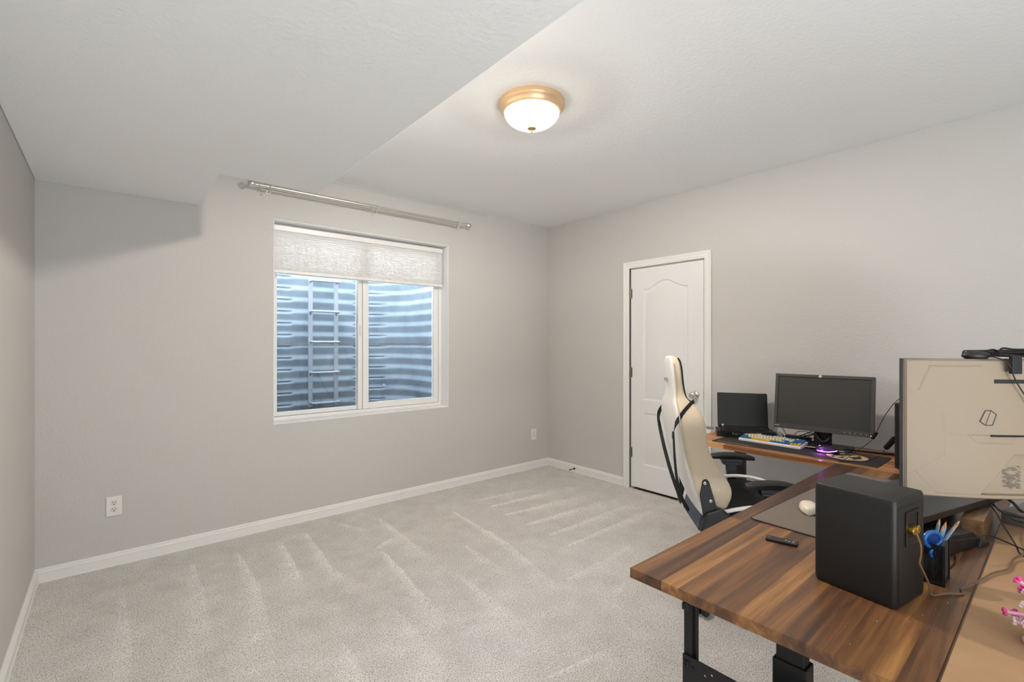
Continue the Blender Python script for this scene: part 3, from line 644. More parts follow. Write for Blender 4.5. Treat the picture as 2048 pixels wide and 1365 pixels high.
# desk pad + white mouse + remote
pd = thing('desk_pad', 'grey-brown felt desk pad lying on the walnut desk', 'desk pad', (1.831, .784, ZT), math.radians(-2.6))
b = MB(); b.prism(rrect(0, 1.03, -.42, 0, .02, 5), 2, .0003, .0035); b.build('pad', mat('felt_taupe', (126, 115, 106), .95, bump=.6, bscale=900, var=.12, vscale=300), pd, bevel=.0008)
b = MB(); pr = rrect(0, 1.03, -.42, 0, .02, 5); b.tube([(x, y, .002) for x, y in pr]+[(pr[0][0], pr[0][1], .002)], .0022, 6, 0); b.build('stitched_edge', mat('pad_stitching', (48, 42, 42), .8), pd, smooth=True)
def mouse(t, m, sx, sy, sz, nm='shell'):
    b = MB(); secs = []
    n = 22
    for k in range(n+1):
        t_ = .5-.5*math.cos(PI*k/n); x = -sx+2*sx*t_; w_ = sy*math.sqrt(max(0, 1-(abs(2*t_-1))**2.6))*(.92+.12*t_)+.001; hh = sz*math.sqrt(max(0, 1-(abs(2*t_-.92)/1.08)**2.4))+.002
        sec = []
        for j in range(14):
            a = 2*PI*j/14; yy = w_*math.copysign(abs(math.cos(a))**.75, math.cos(a)); q = math.sin(a); z_ = hh*.30+(hh*.70)*q if q > 0 else hh*.30+hh*.30*q
            sec.append((x, yy, max(0.0, z_)+.001))
        secs.append(sec)
    b.loft(secs); return b.build(nm, m, t, smooth='all')
wm_ = thing('white_mouse', 'smooth white computer mouse on the felt desk pad beside the speaker', 'mouse', (2.075, .665, ZT+.0035), math.radians(20))
mouse(wm_, mat('pearl_white_plastic', (238, 226, 208), .3), .058, .032, .036)
b = MB(); b.tube([(-.03, 0, .0346), (.0, 0, .0376), (.03, 0, .0335)], .0006, 5); b.build('button_gap', mat('mouse_gap', (150, 140, 128), .5), wm_)
rm = thing('remote_control', 'small flat black remote control with grey buttons on the walnut desk', 'remote control', (1.695, .6225, ZT), math.atan2(.580-.665, 1.702-1.683))
b = MB(); b.prism(rrect(-.046, .046, -.0185, .0185, .005, 4), 2, .0, .008); b.build('body', M_dblack, rm, bevel=.0015)
BW = mat('pale_grey_button', (190, 188, 184), .5)
for x, y in ((.012, .002), (.022, .000), (.034, .006), (.033, -.007)):
    b = MB(); b.prism(rrect(x-.0035, x+.0035, y-.0022, y+.0022, .001, 2), 2, .008, .0086); b.build('button', BW, rm)
b = MB(); b.bb(-.040, -.0375, -.002, .006, .008, .0083); b.bb(-.036, -.0335, .000, .004, .008, .0083); b.build('brand_mark', mat('mark_grey', (120, 118, 116), .5), rm)

# pen cup, pencils, scissors
cx_, cy_ = 1.753, .262; cw = .037
cup = thing('pen_cup', 'square black wire-mesh pen cup behind the speaker', 'pen cup', (cx_, cy_, ZT), 0)
b = MB()
for z0_, z1_ in ((0, .010), (.104, .110)):
    for (xa, xb, ya, yb) in ((-cw, cw, -cw, -cw+.0015), (-cw, cw, cw-.0015, cw), (-cw, -cw+.0015, -cw, cw), (cw-.0015, cw, -cw, cw)): b.bb(xa, xb, ya, yb, z0_, z1_)
for sx in (-1, 1):
    for sy in (-1, 1): b.bb(sx*cw-.003, sx*cw+.003, sy*cw-.003, sy*cw+.003, 0, .110)
b.bb(-cw, cw, -cw, cw, 0, .002); b.build('frame', M_blacksteel, cup)
b = MB(); st = .0036
for face in range(4):
    R = Matrix.Rotation(face*PI/2, 4, 'Z')
    k = -cw-.11
    while k < cw:
        for sg in (1, -1):
            # diagonal wires clipped to the face
            x0_, z0_ = k, .008; L = .100
            xa, za, xb, zb2 = x0_, z0_, x0_+L, z0_+L
            if xa < -cw: za += (-cw-xa); xa = -cw
            if xb > cw: zb2 -= (xb-cw); xb = cw
            if xb > xa: b.cyl((sg*xa, -cw+.001, za), (sg*xb, -cw+.001, zb2), .0008, 3, M=R)
        k += st
b.build('wire_mesh', M_blacksteel, cup)
PB = mat('light_blue_pencil_lacquer', (120, 150, 176), .35); PW = mat('pencil_cedar', (196, 148, 112), .7); PG = mat('pencil_lead', (60, 58, 60), .4)
def pencil(p, q, label):
    p = Vector(p); q = Vector(q); d_ = (q-p).normalized(); L = (q-p).length
    t = thing('pencil', label, 'pencil', tuple(p), 0, 'light blue pencils in the mesh cup'); t.rotation_euler = d_.to_track_quat('Z', 'Y').to_euler()
    b = MB(); b.cyl((0, 0, 0), (0, 0, L-.020), .0042, 6); b.build('barrel', PB, t)
    b = MB(); b.cyl((0, 0, L-.020), (0, 0, L-.005), .0041, 12, r2=.0016); b.build('sharpened_wood', PW, t, smooth=True)
    b = MB(); b.cyl((0, 0, L-.005), (0, 0, L), .0016, 8, r2=.0003); b.build('lead', PG, t, smooth=True)
pencil((1.762, .266, ZT+.003), (1.785, .242, ZT+.167), 'light blue pencil in the mesh cup, leftmost of the upright three')
pencil((1.758, .250, ZT+.003), (1.765, .232, ZT+.157), 'light blue pencil standing upright in the mesh cup, foremost of the upright three')
pencil((1.776, .254, ZT+.003), (1.792, .230, ZT+.160), 'light blue pencil in the mesh cup, rightmost of the upright three')
pencil((1.744, .280, ZT+.003), (1.798, .208, ZT+.157), 'light blue pencil leaning right in the mesh cup, in front of the other leaning one')
pencil((1.755, .284, ZT+.003), (1.812, .203, ZT+.166), 'light blue pencil leaning farthest right in the mesh cup')
BL = mat('blue_handle_plastic', (20, 96, 176), .25, coat=.4)
scs = thing('scissors', 'scissors with glossy blue handles standing in the mesh cup', 'scissors', (1.728, .250, ZT), math.radians(-35))
b = MB(); ring = [(.024*math.cos(a*PI/8), 0, .118+.020*math.sin(a*PI/8)) for a in range(17)]
b.tube(ring, .0062, 8, 3); b.build('handle', BL, scs, smooth='all')
b = MB(); ring = [(.000+.012*math.cos(a*PI/8), -.006, .083+.011*math.sin(a*PI/8)) for a in range(17)]
b.tube(ring, .0040, 8, 3); b.build('handle', BL, scs, smooth='all')
b = MB(); b.bb(-.006, .006, -.002, 0, .004, .10); b.build('blade', M_steel, scs)
b = MB(); b.prism([(.021*math.cos(a*PI/10), .118+.017*math.sin(a*PI/10)) for a in range(20)], 1, -.001, .001); b.build('handle_web', mat('deep_blue_plastic', (8, 60, 130), .3), scs)

# black dock / adapter lumps behind the cup
ad = thing('power_adapter', 'black sloped plastic power adapter behind the pen cup', 'adapter', (2.10, .262, ZT), math.radians(-16))
b = MB(); b.prism([(-.15, 0), (.085, 0), (.085, .018), (.062, .034), (.03, .052), (-.09, .060), (-.15, .04)], 1, -.05, .05); b.build('body', M_black, ad, bevel=.005)
b = MB(); b.prism([(.05, 0), (.11, 0), (.112, .012), (.06, .03)], 1, -.058, .058); b.build('front_lip', M_grayp, ad, bevel=.003)
# riser board under the white monitor
rs = thing('monitor_riser', 'black riser board under the white monitor', 'riser', (2.02, .302, ZT), math.atan2(-.133, .49))
b = MB(); b.bb(-.06, .52, 0, .27, .088, .102); b.build('board', mat('worn_black_laminate', (40, 42, 45), .35, var=.3, vscale=20), rs, bevel=.0015)
b = MB(); b.bb(-.06, .52, -.004, .0, .082, .102); b.build('edge_strip', mat('brown_black_edging', (52, 42, 38), .4, var=.3, vscale=40), rs)
for x in (-.03, .49):
    b = MB(); b.bb(x-.012, x+.012, .13, .26, 0, .088); b.build('foot', M_blacksteel, rs)
b = MB(); b.bb(2.20, 2.49, .19, .245, ZT, ZT+.070, ); wb = b.build('wooden_box', M_blockwood, bevel=.002); tag(wb, 'small pale wooden block under the black riser board', 'wooden block')
hub = thing('usb_hub', 'grey plastic hub with a glowing blue light at the right edge of the photo', 'hub', (2.56, .10, ZT), math.radians(-14))
b = MB(); b.bb(-.09, .14, -.06, .05, .0, .05); b.build('body', mat('grey_box_plastic', (118, 116, 112), .6), hub, bevel=.004)
b = MB(); b.bb(-.09, .14, -.063, -.060, .004, .024); b.build('dark_front', M_dblack, hub)
b = MB(); b.bb(-.055, -.015, -.045, -.01, .05, .095); b.build('plug', M_dblack, hub, bevel=.003)
b = MB(); b.lathe([(0, -.009), (.006, -.006), (.009, 0), (.006, .006), (0, .009)], 16, c=(-.035, -.04, .105)); b.build('blue_light', mat('blue_led', (40, 60, 255), .3, emis=(60, 90, 255), es=3), hub, smooth='all')
def cable(pts, r, label, m=M_cable, nm='cable', grp=None):
    b = MB(); b.tube(pts, r, 6, 6); return tag(b.build(nm, m, smooth='all'), label, 'cable', grp)
G1 = 'black cables hanging behind the riser board'
cable([(2.52, .160, .79), (2.515, .14, .775), (2.50, .12, .755), (2.49, .08, .738), (2.55, .02, .732)], .0045, 'thick black cable dropping from the right end of the riser board', grp=G1)
cable([(2.413, .196, .785), (2.36, .172, .765), (2.298, .153, .748), (2.188, .118, .722), (2.13, .10, .709), (2.18, .06, .708), (2.32, .02, .708), (2.5, -.06, .708)], .0026, 'thin black cable slanting down in front of the wooden block to the fibreboard', grp=G1)
cable([(2.420, .194, .785), (2.379, .15, .763), (2.354, .105, .753), (2.42, .0, .757)], .0024, 'thin black cable crossing from the riser board toward the blue light', grp=G1)
cable([(2.45, .19, .785), (2.40, .165, .765), (2.40, .11, .757), (2.47, .02, .76), (2.52, -.05, .76)], .0024, 'thin black cable running under the other cables toward the right edge', grp=G1)
cable([(1.80, .262, .703), (1.86, .235, .703), (1.93, .228, .703), (1.99, .235, .703)], .0022, 'thin black cable lying flat on the walnut desk beside the pen cup', grp=G1)
cable([(1.93, .25, .756), (2.0, .19, .768), (2.08, .17, .762), (2.14, .13, .735), (2.17, .09, .712)], .0022, 'thin black cable arching over the power adapter', grp=G1)

# ------------------------------------------------ white curved monitor (seen from behind)
P1 = Vector((1.777, .331)); ch = Vector((.855, -.520)).normalized(); WM = .86; HM = .395; RC = 1.0
mid = P1+ch*WM/2
mon = thing('white_monitor', 'large curved white monitor seen from behind on the walnut desk', 'monitor', (mid.x, mid.y, .92), math.atan2(ch.y, ch.x))
# local: x along chord, +y toward the chair (screen), z up. Back bulges to -y.
half = math.asin(WM/2/RC); ycen = math.cos(half)*RC
def arc(u, off):   # u in -1..1, off outward (toward -y) from the screen arc
    a = u*half; return ((RC+off)*math.sin(a), ycen-(RC+off)*math.cos(a))
NU = 40
M_mback = mat('warm_white_monitor_shell', (150, 135, 116), .62, bump=.03, bscale=900)
M_bez = mat('blue_black_bezel', (44, 50, 60), .4)
def shell(name, offin, offout, z0_, z1_, m, u0=-1, u1=1, parent=mon, bevel=0):
    b = MB(); secs = []
    for k in range(NU+1):
        u = u0+(u1-u0)*k/NU; a = arc(u, offin); c = arc(u, offout)
        secs.append([(a[0], a[1], z0_), (c[0], c[1], z0_), (c[0], c[1], z1_), (a[0], a[1], z1_)])
    b.loft(secs); return b.build(name, m, parent, smooth=True, bevel=bevel)
shell('bezel', .0, .022, 0, HM, M_bez)
scr = shell('screen', -.0015, .002, .012, HM-.008, mat('dark_screen_glass', (10, 11, 13), .2), -.985, .985)
# back shell: heightfield with panel breaks
def back():
    nu, nz_ = 430, 200; vs = []; b = MB()
    def dep(u, t):      # u -1..1, t 0..1 ; outward offset
        x = u*WM/2; z = t*HM; d = .030+.012*(1-u*u)
        # outer rim chamfer
        e_ = min((x+WM/2), (WM/2-x), z, HM-z); d -= .012*max(0, 1-e_/.006)
        def groove(x1, z1, x2, z2, w_=.0014, dp=.0010):
            nonlocal d
            L2 = (x2-x1)**2+(z2-z1)**2; s_ = max(0, min(1, ((x-x1)*(x2-x1)+(z-z1)*(z2-z1))/L2)); q = math.hypot(x-x1-s_*(x2-x1), z-z1-s_*(z2-z1))
            d -= dp*max(0, 1-q/(w_*2))
        X0 = -WM/2
        groove(X0, .315, X0+0.0857, .243); groove(X0+0.0857, .243, X0+0.0879, .120); groove(X0+0.0879, .120, X0+0.0223, .070); groove(X0, .052, X0+0.0223, .070); groove(X0+0.0223, .070, X0+0.0685, .012)
        groove(X0+0.0685, .012, X0+0.1788, .012); groove(X0+0.0879, .182, X0+0.1416, .182)
        groove(X0+0.0298, .305, X0+0.0559, .375, dp=.002); groove(X0+0.0559, .375, X0+0.1751, .375, dp=.002)
        # lower recess (right of the diagonal)
        s1 = (x-(X0+.168))-(z-.012)*.72 if z < .13 else -1
        if s1 > 0 and z > .014: d -= min(.013, s1*1.4)
        # shallow shelf under the centre line
        q_ = min(z-.157, .1835-z, (x-(X0+.140+(.182-z)*.9))*.8, (X0+.262-(.182-z)*.6-x)*.8)
        d -= .003*max(0, min(1, q_/.004))
        pass
        return d
    for i in range(nz_+1):
        for k in range(nu+1):
            u = -1+2*k/nu; t = i/nz_; a = arc(u, dep(u, t)); vs.append((a[0], a[1], t*HM))
    n = nu+1; b.add(vs, [(i*n+k, i*n+k+1, (i+1)*n+k+1, (i+1)*n+k) for i in range(nz_) for k in range(nu)])
    # rim closing down to the bezel
    rim = []
    idxs = [(0, k) for k in range(nu+1)]+[(i, nu) for i in range(1, nz_+1)]+[(nz_, k) for k in range(nu-1, -1, -1)]+[(i, 0) for i in range(nz_-1, 0, -1)]
    A = []; 
    for i, k in idxs:
        a = arc(-1+2*k/nu, .015); A.append((a[0], a[1], i/nz_*HM))
    base_ = len(b.v); b.v += A; m_ = len(idxs)
    for q in range(m_):
        i, k = idxs[q]; i2, k2 = idxs[(q+1) % m_]; b.f.append((i*n+k, i2*n+k2, base_+(q+1) % m_, base_+q))
    return b
back().build('back_shell', M_mback, mon, smooth=True, ang=35)
# dark line, vent strip, emblem, rating label
def onback(xc, z, off=.0445):
    u = xc/(WM/2); a = arc(u, off); an = u*half; return Vector((a[0], a[1], z)), Vector((math.cos(an), math.sin(an), 0)), Vector((math.sin(an), -math.cos(an), 0))
X0 = -WM/2
def strip(name, xa, xb, za, zb, m, off0=.036, off1=.0418, n=12, par=mon):
    b = MB(); secs = []
    for k in range(n+1):
        x = xa+(xb-xa)*k/n; a = arc(x/(WM/2), off0); c = arc(x/(WM/2), off1); secs.append([(a[0], a[1], za), (c[0], c[1], za), (c[0], c[1], zb), (a[0], a[1], zb)])
    b.loft(secs); return b.build(name, m, par)
strip('centre_line', X0+0.1952, X0+0.6000, .178, .1825, M_dblack)
vent = strip('vent_strip', X0+0.2026, X0+0.6000, .327, .338, M_grayp, .036, .0415)
b = MB()
for k in range(34):
    x = X0+0.2056+k*.0045; p_, t_, n_2 = onback(x, .3325, .0418); b.add([p_+t_*-.002+Vector((0, 0, -.004)), p_+t_*-.0008+Vector((0, 0, -.004)), p_+t_*.002+Vector((0, 0, .004)), p_+t_*.0008+Vector((0, 0, .004))], [(0, 1, 2, 3)])
b.build('vent_slots', M_dblack, vent)
p_, t_, n_2 = onback(X0+.187, .230, .0392)
def hexline(pts, w_):
    b = MB(); 
    for i in range(len(pts)-1):
        a, c = pts[i], pts[i+1]; b.tube([tuple(p_+t_*a[0]+Vector((0, 0, a[1]))), tuple(p_+t_*c[0]+Vector((0, 0, c[1])))], w_, 4, 0)
    return b
hx_ = [(-.006, .021), (.008, .021), (.022, .010), (.012, -.020), (-.006, -.020), (-.020, -.010), (-.006, .021)]
hexline(hx_, .0010).build('emblem', mat('emblem_grey', (60, 58, 56), .5), mon)
hexline([(.008, .021), (-.006, -.020)], .0006).build('emblem_line', MATS['emblem_grey'], mon)
p_, t_, n_2 = onback(X0+.246, .062, .0306)
lab = mat('label_print', (96, 90, 84), .6)
b = MB(); rnd = random.Random(2)
for r_ in range(13):
    z = .030-r_*.005
    x = -.016+.0015*max(0, r_-3)*0-.0
    xs = -.002 if r_ < 2 else -.016+.0
    x = xs
    while x < .030:
        L = rnd.uniform(.002, .010); L = min(L, .032-x)
        if rnd.random() < .72: b.add([p_+t_*x+Vector((0, 0, z)), p_+t_*(x+L)+Vector((0, 0, z)), p_+t_*(x+L)+Vector((0, 0, z+.0022)), p_+t_*x+Vector((0, 0, z+.0022))], [(0, 1, 2, 3)])
        x += L+.0012
o = b.build('rating_label_print', lab, mon)
# stand
b = MB(); b.box((0.15, .02, -.02), (.06, .05, .36)); b.build('stand_neck', mat('stand_dark', (48, 46, 46), .4), mon, bevel=.004)
b = MB(); b.bb(.12, .28, -.08, .06, -.2165, -.205); b.build('stand_foot', MATS['stand_dark'], mon, bevel=.003)
# rounded hook block under the lower edge (hinge of the arm)

# light bar with clip + webcam on top of the monitor
def top(xc, off, z):
    a = arc(xc/(WM/2), off); return (a[0], a[1], z)
th_ = math.atan2(ch.y, ch.x)
lb = thing('monitor_light_bar', 'black monitor light bar clipped on top of the white monitor', 'light bar', (mid.x, mid.y, .92), th_)
b = MB(); b.tube([top(X0+0.1821, -.030, HM+.014), top(X0+0.3100, -.030, HM+.016), top(X0+0.5600, -.03, HM+.016)], .0105, 14, 4); b.build('tube', mat('dark_aluminium', (64, 60, 58), .35, .6), lb, smooth='all')
p_, t_, n_2 = onback(X0+0.2371, HM, .052)
b = MB(); A = p_+Vector((0, 0, .006)); b.add([A-t_*.013-n_2*.07, A+t_*.013-n_2*.07, A+t_*.013+n_2*.006, A-t_*.013+n_2*.006, A-t_*.013-n_2*.07+Vector((0, 0, .006)), A+t_*.013-n_2*.07+Vector((0, 0, .006)), A+t_*.013+n_2*.006+Vector((0, 0, .006)), A-t_*.013+n_2*.006+Vector((0, 0, .006))], [(0, 1, 2, 3), (4, 5, 6, 7), (0, 1, 5, 4), (1, 2, 6, 5), (2, 3, 7, 6), (3, 0, 4, 7)]); b.build('clip_arm', M_black, lb)
b = MB(); A = p_+Vector((0, 0, -.024)); q = [A-t_*.013, A+t_*.013, A+t_*.013+n_2*.012, A-t_*.013+n_2*.012]
b.add([tuple(v+Vector((0, 0, -.016))-t_*.0 for v in q)[i] for i in range(4)]+[v+Vector((0, 0, .034)) for v in q], [(0, 1, 2, 3), (4, 5, 6, 7), (0, 1, 5, 4), (1, 2, 6, 5), (2, 3, 7, 6), (3, 0, 4, 7)]); b.build('counterweight', M_black, lb, bevel=.002)
wc = thing('webcam', 'black rounded webcam sitting on the top edge of the white monitor', 'webcam', (mid.x, mid.y, .92), th_)
b = MB(); cpos = top(X0+0.1798, .01, HM+.0105)
b.lathe([(0, -.011), (.022, -.011), (.030, -.004), (.028, .004), (.020, .009), (0, .011)], 24, M=Matrix.Translation(cpos) @ Matrix.Rotation(-.45, 4, 'Z') @ Matrix.Diagonal((1.1, .75, .95, 1))); b.build('body', M_black, wc, smooth='all')
b = MB(); lp = top(X0+0.1798, -.018, HM+.010); b.lathe([(0, .004), (.006, .004), (.007, 0), (0, -.003)], 16, M=Matrix.Translation(lp) @ Matrix.Rotation(-PI/2, 4, 'X')); b.build('lens', mat('lens_glass', (8, 8, 20), .1), wc, smooth='all')
Mw = Matrix.Translation((mid.x, mid.y, .92)) @ Matrix.Rotation(th_, 4, 'Z')
def wpt(x, off, z): return tuple(Mw @ Vector(top(x, off, z)))
cable([wpt(X0+0.1899, .02, HM+.007), wpt(X0+0.2031, .050, HM+.003), wpt(X0+0.2209, .060, HM-.016), wpt(X0+0.2325, .058, HM-.045), wpt(X0+0.2480, .056, HM-.075), wpt(X0+0.2712, .056, HM-.115), wpt(X0+0.2984, .06, HM-.17), wpt(X0+.345, .06, HM-.24), wpt(X0+.39, .07, HM-.33), wpt(X0+.44, .08, HM-.42)], .0018, 'thin black cable curving from the webcam down the back of the white monitor')
cable([wpt(X0+0.2031, .012, HM+.022), wpt(X0+0.2325, .0, HM+.026), wpt(X0+0.2558, -.01, HM+.020), wpt(X0+0.2790, -.02, HM+.030), wpt(X0+0.3255, -.02, HM+.026), wpt(X0+0.4800, -.02, HM+.028)], .0028, 'black cable wrapped along the monitor light bar')
cable([wpt(X0+0.2325, .012, HM+.012), wpt(X0+0.2635, .012, HM+.010), wpt(X0+0.3255, .015, HM+.006), wpt(X0+0.5000, .015, HM+.006)], .0032, 'black cable lying on the top edge of the white monitor')

# ------------------------------------------------ things on the acacia desk
mt = thing('gaming_mat', 'long black printed gaming mat on the acacia desk', 'desk mat', (3.243, 1.118, ZT), 0)
b = MB(); b.prism(rrect(-.160, .160, -.452, .452, .014, 4), 2, .0004, .0034); b.build('cloth', mat('black_mat_cloth', (46, 43, 42), .92, bump=.4, bscale=900), mt)
b = MB(); pr = rrect(-.160, .160, -.452, .452, .014, 4); b.tube([(x, y, .002) for x, y in pr]+[(pr[0][0], pr[0][1], .002)], .0019, 5, 0); b.build('stitched_edge', M_dblack, mt)
CRM = mat('cream_print', (206, 184, 140), .9); ORG = mat('orange_print', (214, 140, 76), .9)
ec = (0.0, -.276); zp = .0036
def ringm(r0, r1, a0, a1, n=40, z=zp, sx=1.0):
    b = MB(); vs = []
    for k in range(n+1):
        a = math.radians(a0+(a1-a0)*k/n)
        for r_ in (r0, r1): vs.append((ec[0]+r_*math.cos(a)*sx, ec[1]+r_*math.sin(a), z))
    b.add(vs, [(2*k, 2*k+1, 2*k+3, 2*k+2) for k in range(n)]); return b
ringm(.070, .100, 20, 340, sx=.95).build('round_emblem', CRM, mt)
ringm(.090, .100, -60, 25, sx=.95, z=zp+.0001).build('emblem_accent', ORG, mt)
b = MB(); b.add([(-.07, -.276+.05, zp), (-.045, -.276+.07, zp), (.075, -.276-.035, zp), (.06, -.276-.06, zp)], [(0, 1, 2, 3)]); b.add([(-.075, -.276-.02, zp), (-.06, -.276-.06, zp), (.0, -.276-.0, zp), (-.01, -.276+.03, zp)], [(0, 1, 2, 3)]); b.build('emblem_blades', CRM, mt)
for (x, y, L) in ((-.10, -.385, .03), (.10, -.39, .035), (.12, -.33, .02)):
    b = MB(); b.add([(x, y, zp), (x+.004, y, zp), (x+.008, y+L, zp), (x+.005, y+L, zp)], [(0, 1, 2, 3)]); b.build('print_dash', mat('faded_red_print', (130, 70, 48), .9), mt)
b1 = MB(); b2 = MB(); rnd = random.Random(9); y = .418
while y > .195:
    L = rnd.uniform(.008, .013); tgt = b2 if rnd.random() < .25 else b1
    xb = -.140
    for (dx0, dx1, dy0, dy1) in rnd.choice([((0, .014, 0, .003), (.011, .014, 0, 1), (0, .003, 0, 1)), ((0, .014, 0, .003), (0, .014, .7, 1)), ((0, .014, .35, .65), (.011, .014, 0, 1)), ((0, .014, 0, .003), (.006, .009, 0, 1), (.011, .014, 0, 1))]):
        ya = y-(dy1*L if dy1 > .01 else dy1); yb = y-dy0*L if dy0 > .01 else y
        if dy1 <= .01: ya, yb = y-.003, y
        tgt.add([(xb+dx0, ya, zp), (xb+dx1, ya, zp), (xb+dx1, yb, zp), (xb+dx0, yb, zp)], [(0, 1, 2, 3)])
    y -= L+(.009 if rnd.random() < .12 else .0025)
b1.build('lettering', mat('pale_print', (200, 190, 178), .9), mt); b2.build('lettering', ORG, mt)

# mechanical keyboard
kb = thing('mechanical_keyboard', 'white mechanical keyboard with cream, blue and yellow keycaps', 'keyboard', (3.234, 1.270, ZT+.0036), 0)
# local: x toward the wall (rows back), y: +y = left end
KL, KD = .376, .136
b = MB(); b.prism([(0, 0), (KD, 0), (KD, .030), (.004, .017), (0, .013)], 1, -KL/2, KL/2); b.build('case', mat('white_keyboard_case', (232, 226, 220), .35), kb, bevel=.0025)
def keycap_mesh(w_):
    b = MB(); hw, hd = w_/2-.0012, .0084
    b.loft([[(-hd, -hw, 0), (hd, -hw, 0), (hd, hw, 0), (-hd, hw, 0)], [(-hd+.0022, -hw+.0020, .0078), (hd-.0018, -hw+.0020, .0078), (hd-.0018, hw-.0020, .0078), (-hd+.0022, hw-.0020, .0078)]])
    return b
KC = {'c': mat('cream_keycap', (222, 210, 182), .5), 'b': mat('blue_keycap', (30, 112, 158), .45), 'y': mat('yellow_keycap', (226, 170, 52), .45), 'w': mat('pale_blue_keycap', (190, 204, 214), .45)}
U = .0190; kcache = {}
rows = [  # (widths, colours) left to right, front row first
 [(1.25, 'b'), (1.25, 'b'), (1.25, 'b'), (6.25, 'y'), (1, 'b'), (1, 'b'), (1, 'b'), (1, 'b'), (1, 'b'), (1, 'b'), (1, 'y'), (1, 'y'), (1, 'y')],
 [(2.25, 'b')]+[(1, 'c')]*10+[(1.75, 'c'), (1, 'b'), (1, 'b'), (1, 'b'), (1, 'b'), (1, 'y')],
 [(1.75, 'b')]+[(1, 'c')]*11+[(2.25, 'b'), (1, 'c'), (1, 'b'), (1, 'b'), (1, 'b')],
 [(1.5, 'c')]+[(1, 'c')]*12+[(1.5, 'c'), (1, 'c'), (1, 'b'), (1, 'b'), (1, 'b')],
 [(1, 'b')]+[(1, 'c')]*12+[(2, 'c'), (1, 'c'), (1, 'b'), (1, 'b'), (1, 'b')],
 [(1, 'b')]+[(1, 'c')]*4+[(1, 'b')]*4+[(1, 'c')]*4+[(1, 'b')]*3+[(1, 'c'), (1, 'b'), (1, 'b')]]
for ri, row in enumerate(rows):
    tot = sum(w_ for w_, c in row); sc_ = (KL-.014)/tot; y = KL/2-.007; xk = .0165+ri*.0192*1.06
    zk = .0185+(.030-.016)*xk/KD+.0005*ri
    for w_, c in row:
        W = round(w_*sc_, 5)
        if (W, c) not in kcache:
            o = keycap_mesh(W).build('key', KC[c], kb); kcache[(W, c)] = o; first = True
        else:
            o = kcache[(W, c)].copy(); C.objects.link(o); o.parent = kb
        o.location = (xk, y-W/2, zk); o.rotation_euler = (0, -.10, 0); y -= W
b = MB(); b.bb(KD-.004, KD+.012, -.062, -.022, .028, .040)
cable([(3.372, 1.15, .716), (3.40, 1.14, .712), (3.44, 1.16, .706), (3.50, 1.12, .705), (3.56, 1.15, .705)], .0022, 'thin black cable from the back of the mechanical keyboard')

# glowing gaming mouse
gm_ = thing('gaming_mouse', 'black gaming mouse glowing pink and purple on the printed mat', 'mouse', (3.262, .945, ZT+.0036), math.radians(-70))
mouse(gm_, mat('purple_lit_plastic', (50, 24, 70), .3), .060, .034, .044)
b = MB(); arcp = [(-.056, -.002, .016), (-.050, .022, .014), (-.030, .034, .012), (0, .036, .013), (.03, .032, .018), (.046, .024, .022)]
b.tube([(x, -y, z) for x, y, z in arcp], .0016, 6); b.build('light_strip', mat('pink_led_strip', (255, 190, 250), .3, emis=(250, 140, 255), es=4), gm_, smooth='all')
b = MB(); b.lathe([(0, -.002), (.007, 0), (.006, .003), (0, .0045)], 14, c=(-.036, -.002, .038)); b.build('logo_light', mat('white_pink_led', (255, 210, 235), .3, emis=(255, 190, 230), es=5), gm_, smooth='all')
ml = bpy.data.lights.new('mouse_glow', 'POINT'); ml.energy = .11; ml.color = (.75, .15, 1); ml.shadow_soft_size = .008; mlo = bpy.data.objects.new('mouse_glow', ml); C.objects.link(mlo); mlo.location = (3.205, .965, ZT+.02)

# keyboard box and laptop
bd = Vector((.508, -.861)); bn = Vector((-.861, -.508))     # along, toward viewer
rz_l = math.atan2(bd.y, bd.x)
kx = thing('keyboard_box', 'flat black cardboard keyboard box with white lettering under the laptop', 'box', (3.275, 1.628, ZT), rz_l)
b = MB(); b.bb(0, .375, 0, .165, .0, .040); b.build('carton', mat('black_carton', (28, 28, 28), .45), kx, bevel=.001)
text('lettering', 'Keychron', .026, mat('bright_print', (250, 250, 250), .5), kx, basis((.150, -.0006, .026), (1, 0, 0), (0, 0, 1), (0, -1, 0)))
b = MB(); b.bb(.105, .150, -.0008, 0, .009, .0105); b.build('small_print', mat('grey_print', (130, 130, 130), .6), kx)
b = MB(); b.bb(.325, .343, -.0008, 0, .026, .030); b.build('small_print', MATS['grey_print'], kx)
LZ = ZT+.040
lp_ = thing('laptop', 'open black laptop with dark screen standing on the black box', 'laptop', (3.232, 1.583, LZ), rz_l)
b = MB(); b.prism(rrect(0, .334, 0, .225, .008, 4), 2, .001, .017); b.build('base', M_dblack, lp_, bevel=.002)
b = MB(); b.bb(.025, .309, .085, .185, .0168, .0174); kbd = b.build('keyboard_well', mat('keyboard_well_black', (20, 20, 21), .5), lp_)
KM = mat('laptop_key', (34, 34, 35), .5); kk = None
for r_ in range(6):
    for c_ in range(15):
        if kk is None:
            b = MB(); b.box((0, 0, .0009), (.0155, .0135, .0018)); kk = b.build('key', KM, kbd); o = kk
        else: o = kk.copy(); C.objects.link(o); o.parent = kbd
        o.location = (.035+c_*.0189, .094+r_*.0165, .0174)
b = MB(); b.bb(.110, .224, .012, .078, .0168, .0173); b.build('touchpad', mat('touchpad_black', (26, 26, 27), .3), lp_)
b = MB(); b.lathe([(0, -.008), (.007, -.005), (.008, 0), (.007, .006), (0, .009)], 16, c=(.030, .155, .026)); b.build('indicator_knob', mat('pink_white_blob', (236, 200, 196), .4), lp_, smooth='all')
tl_ = Matrix.Translation((0, .222, .016)) @ Matrix.Rotation(-math.radians(12), 4, 'X')
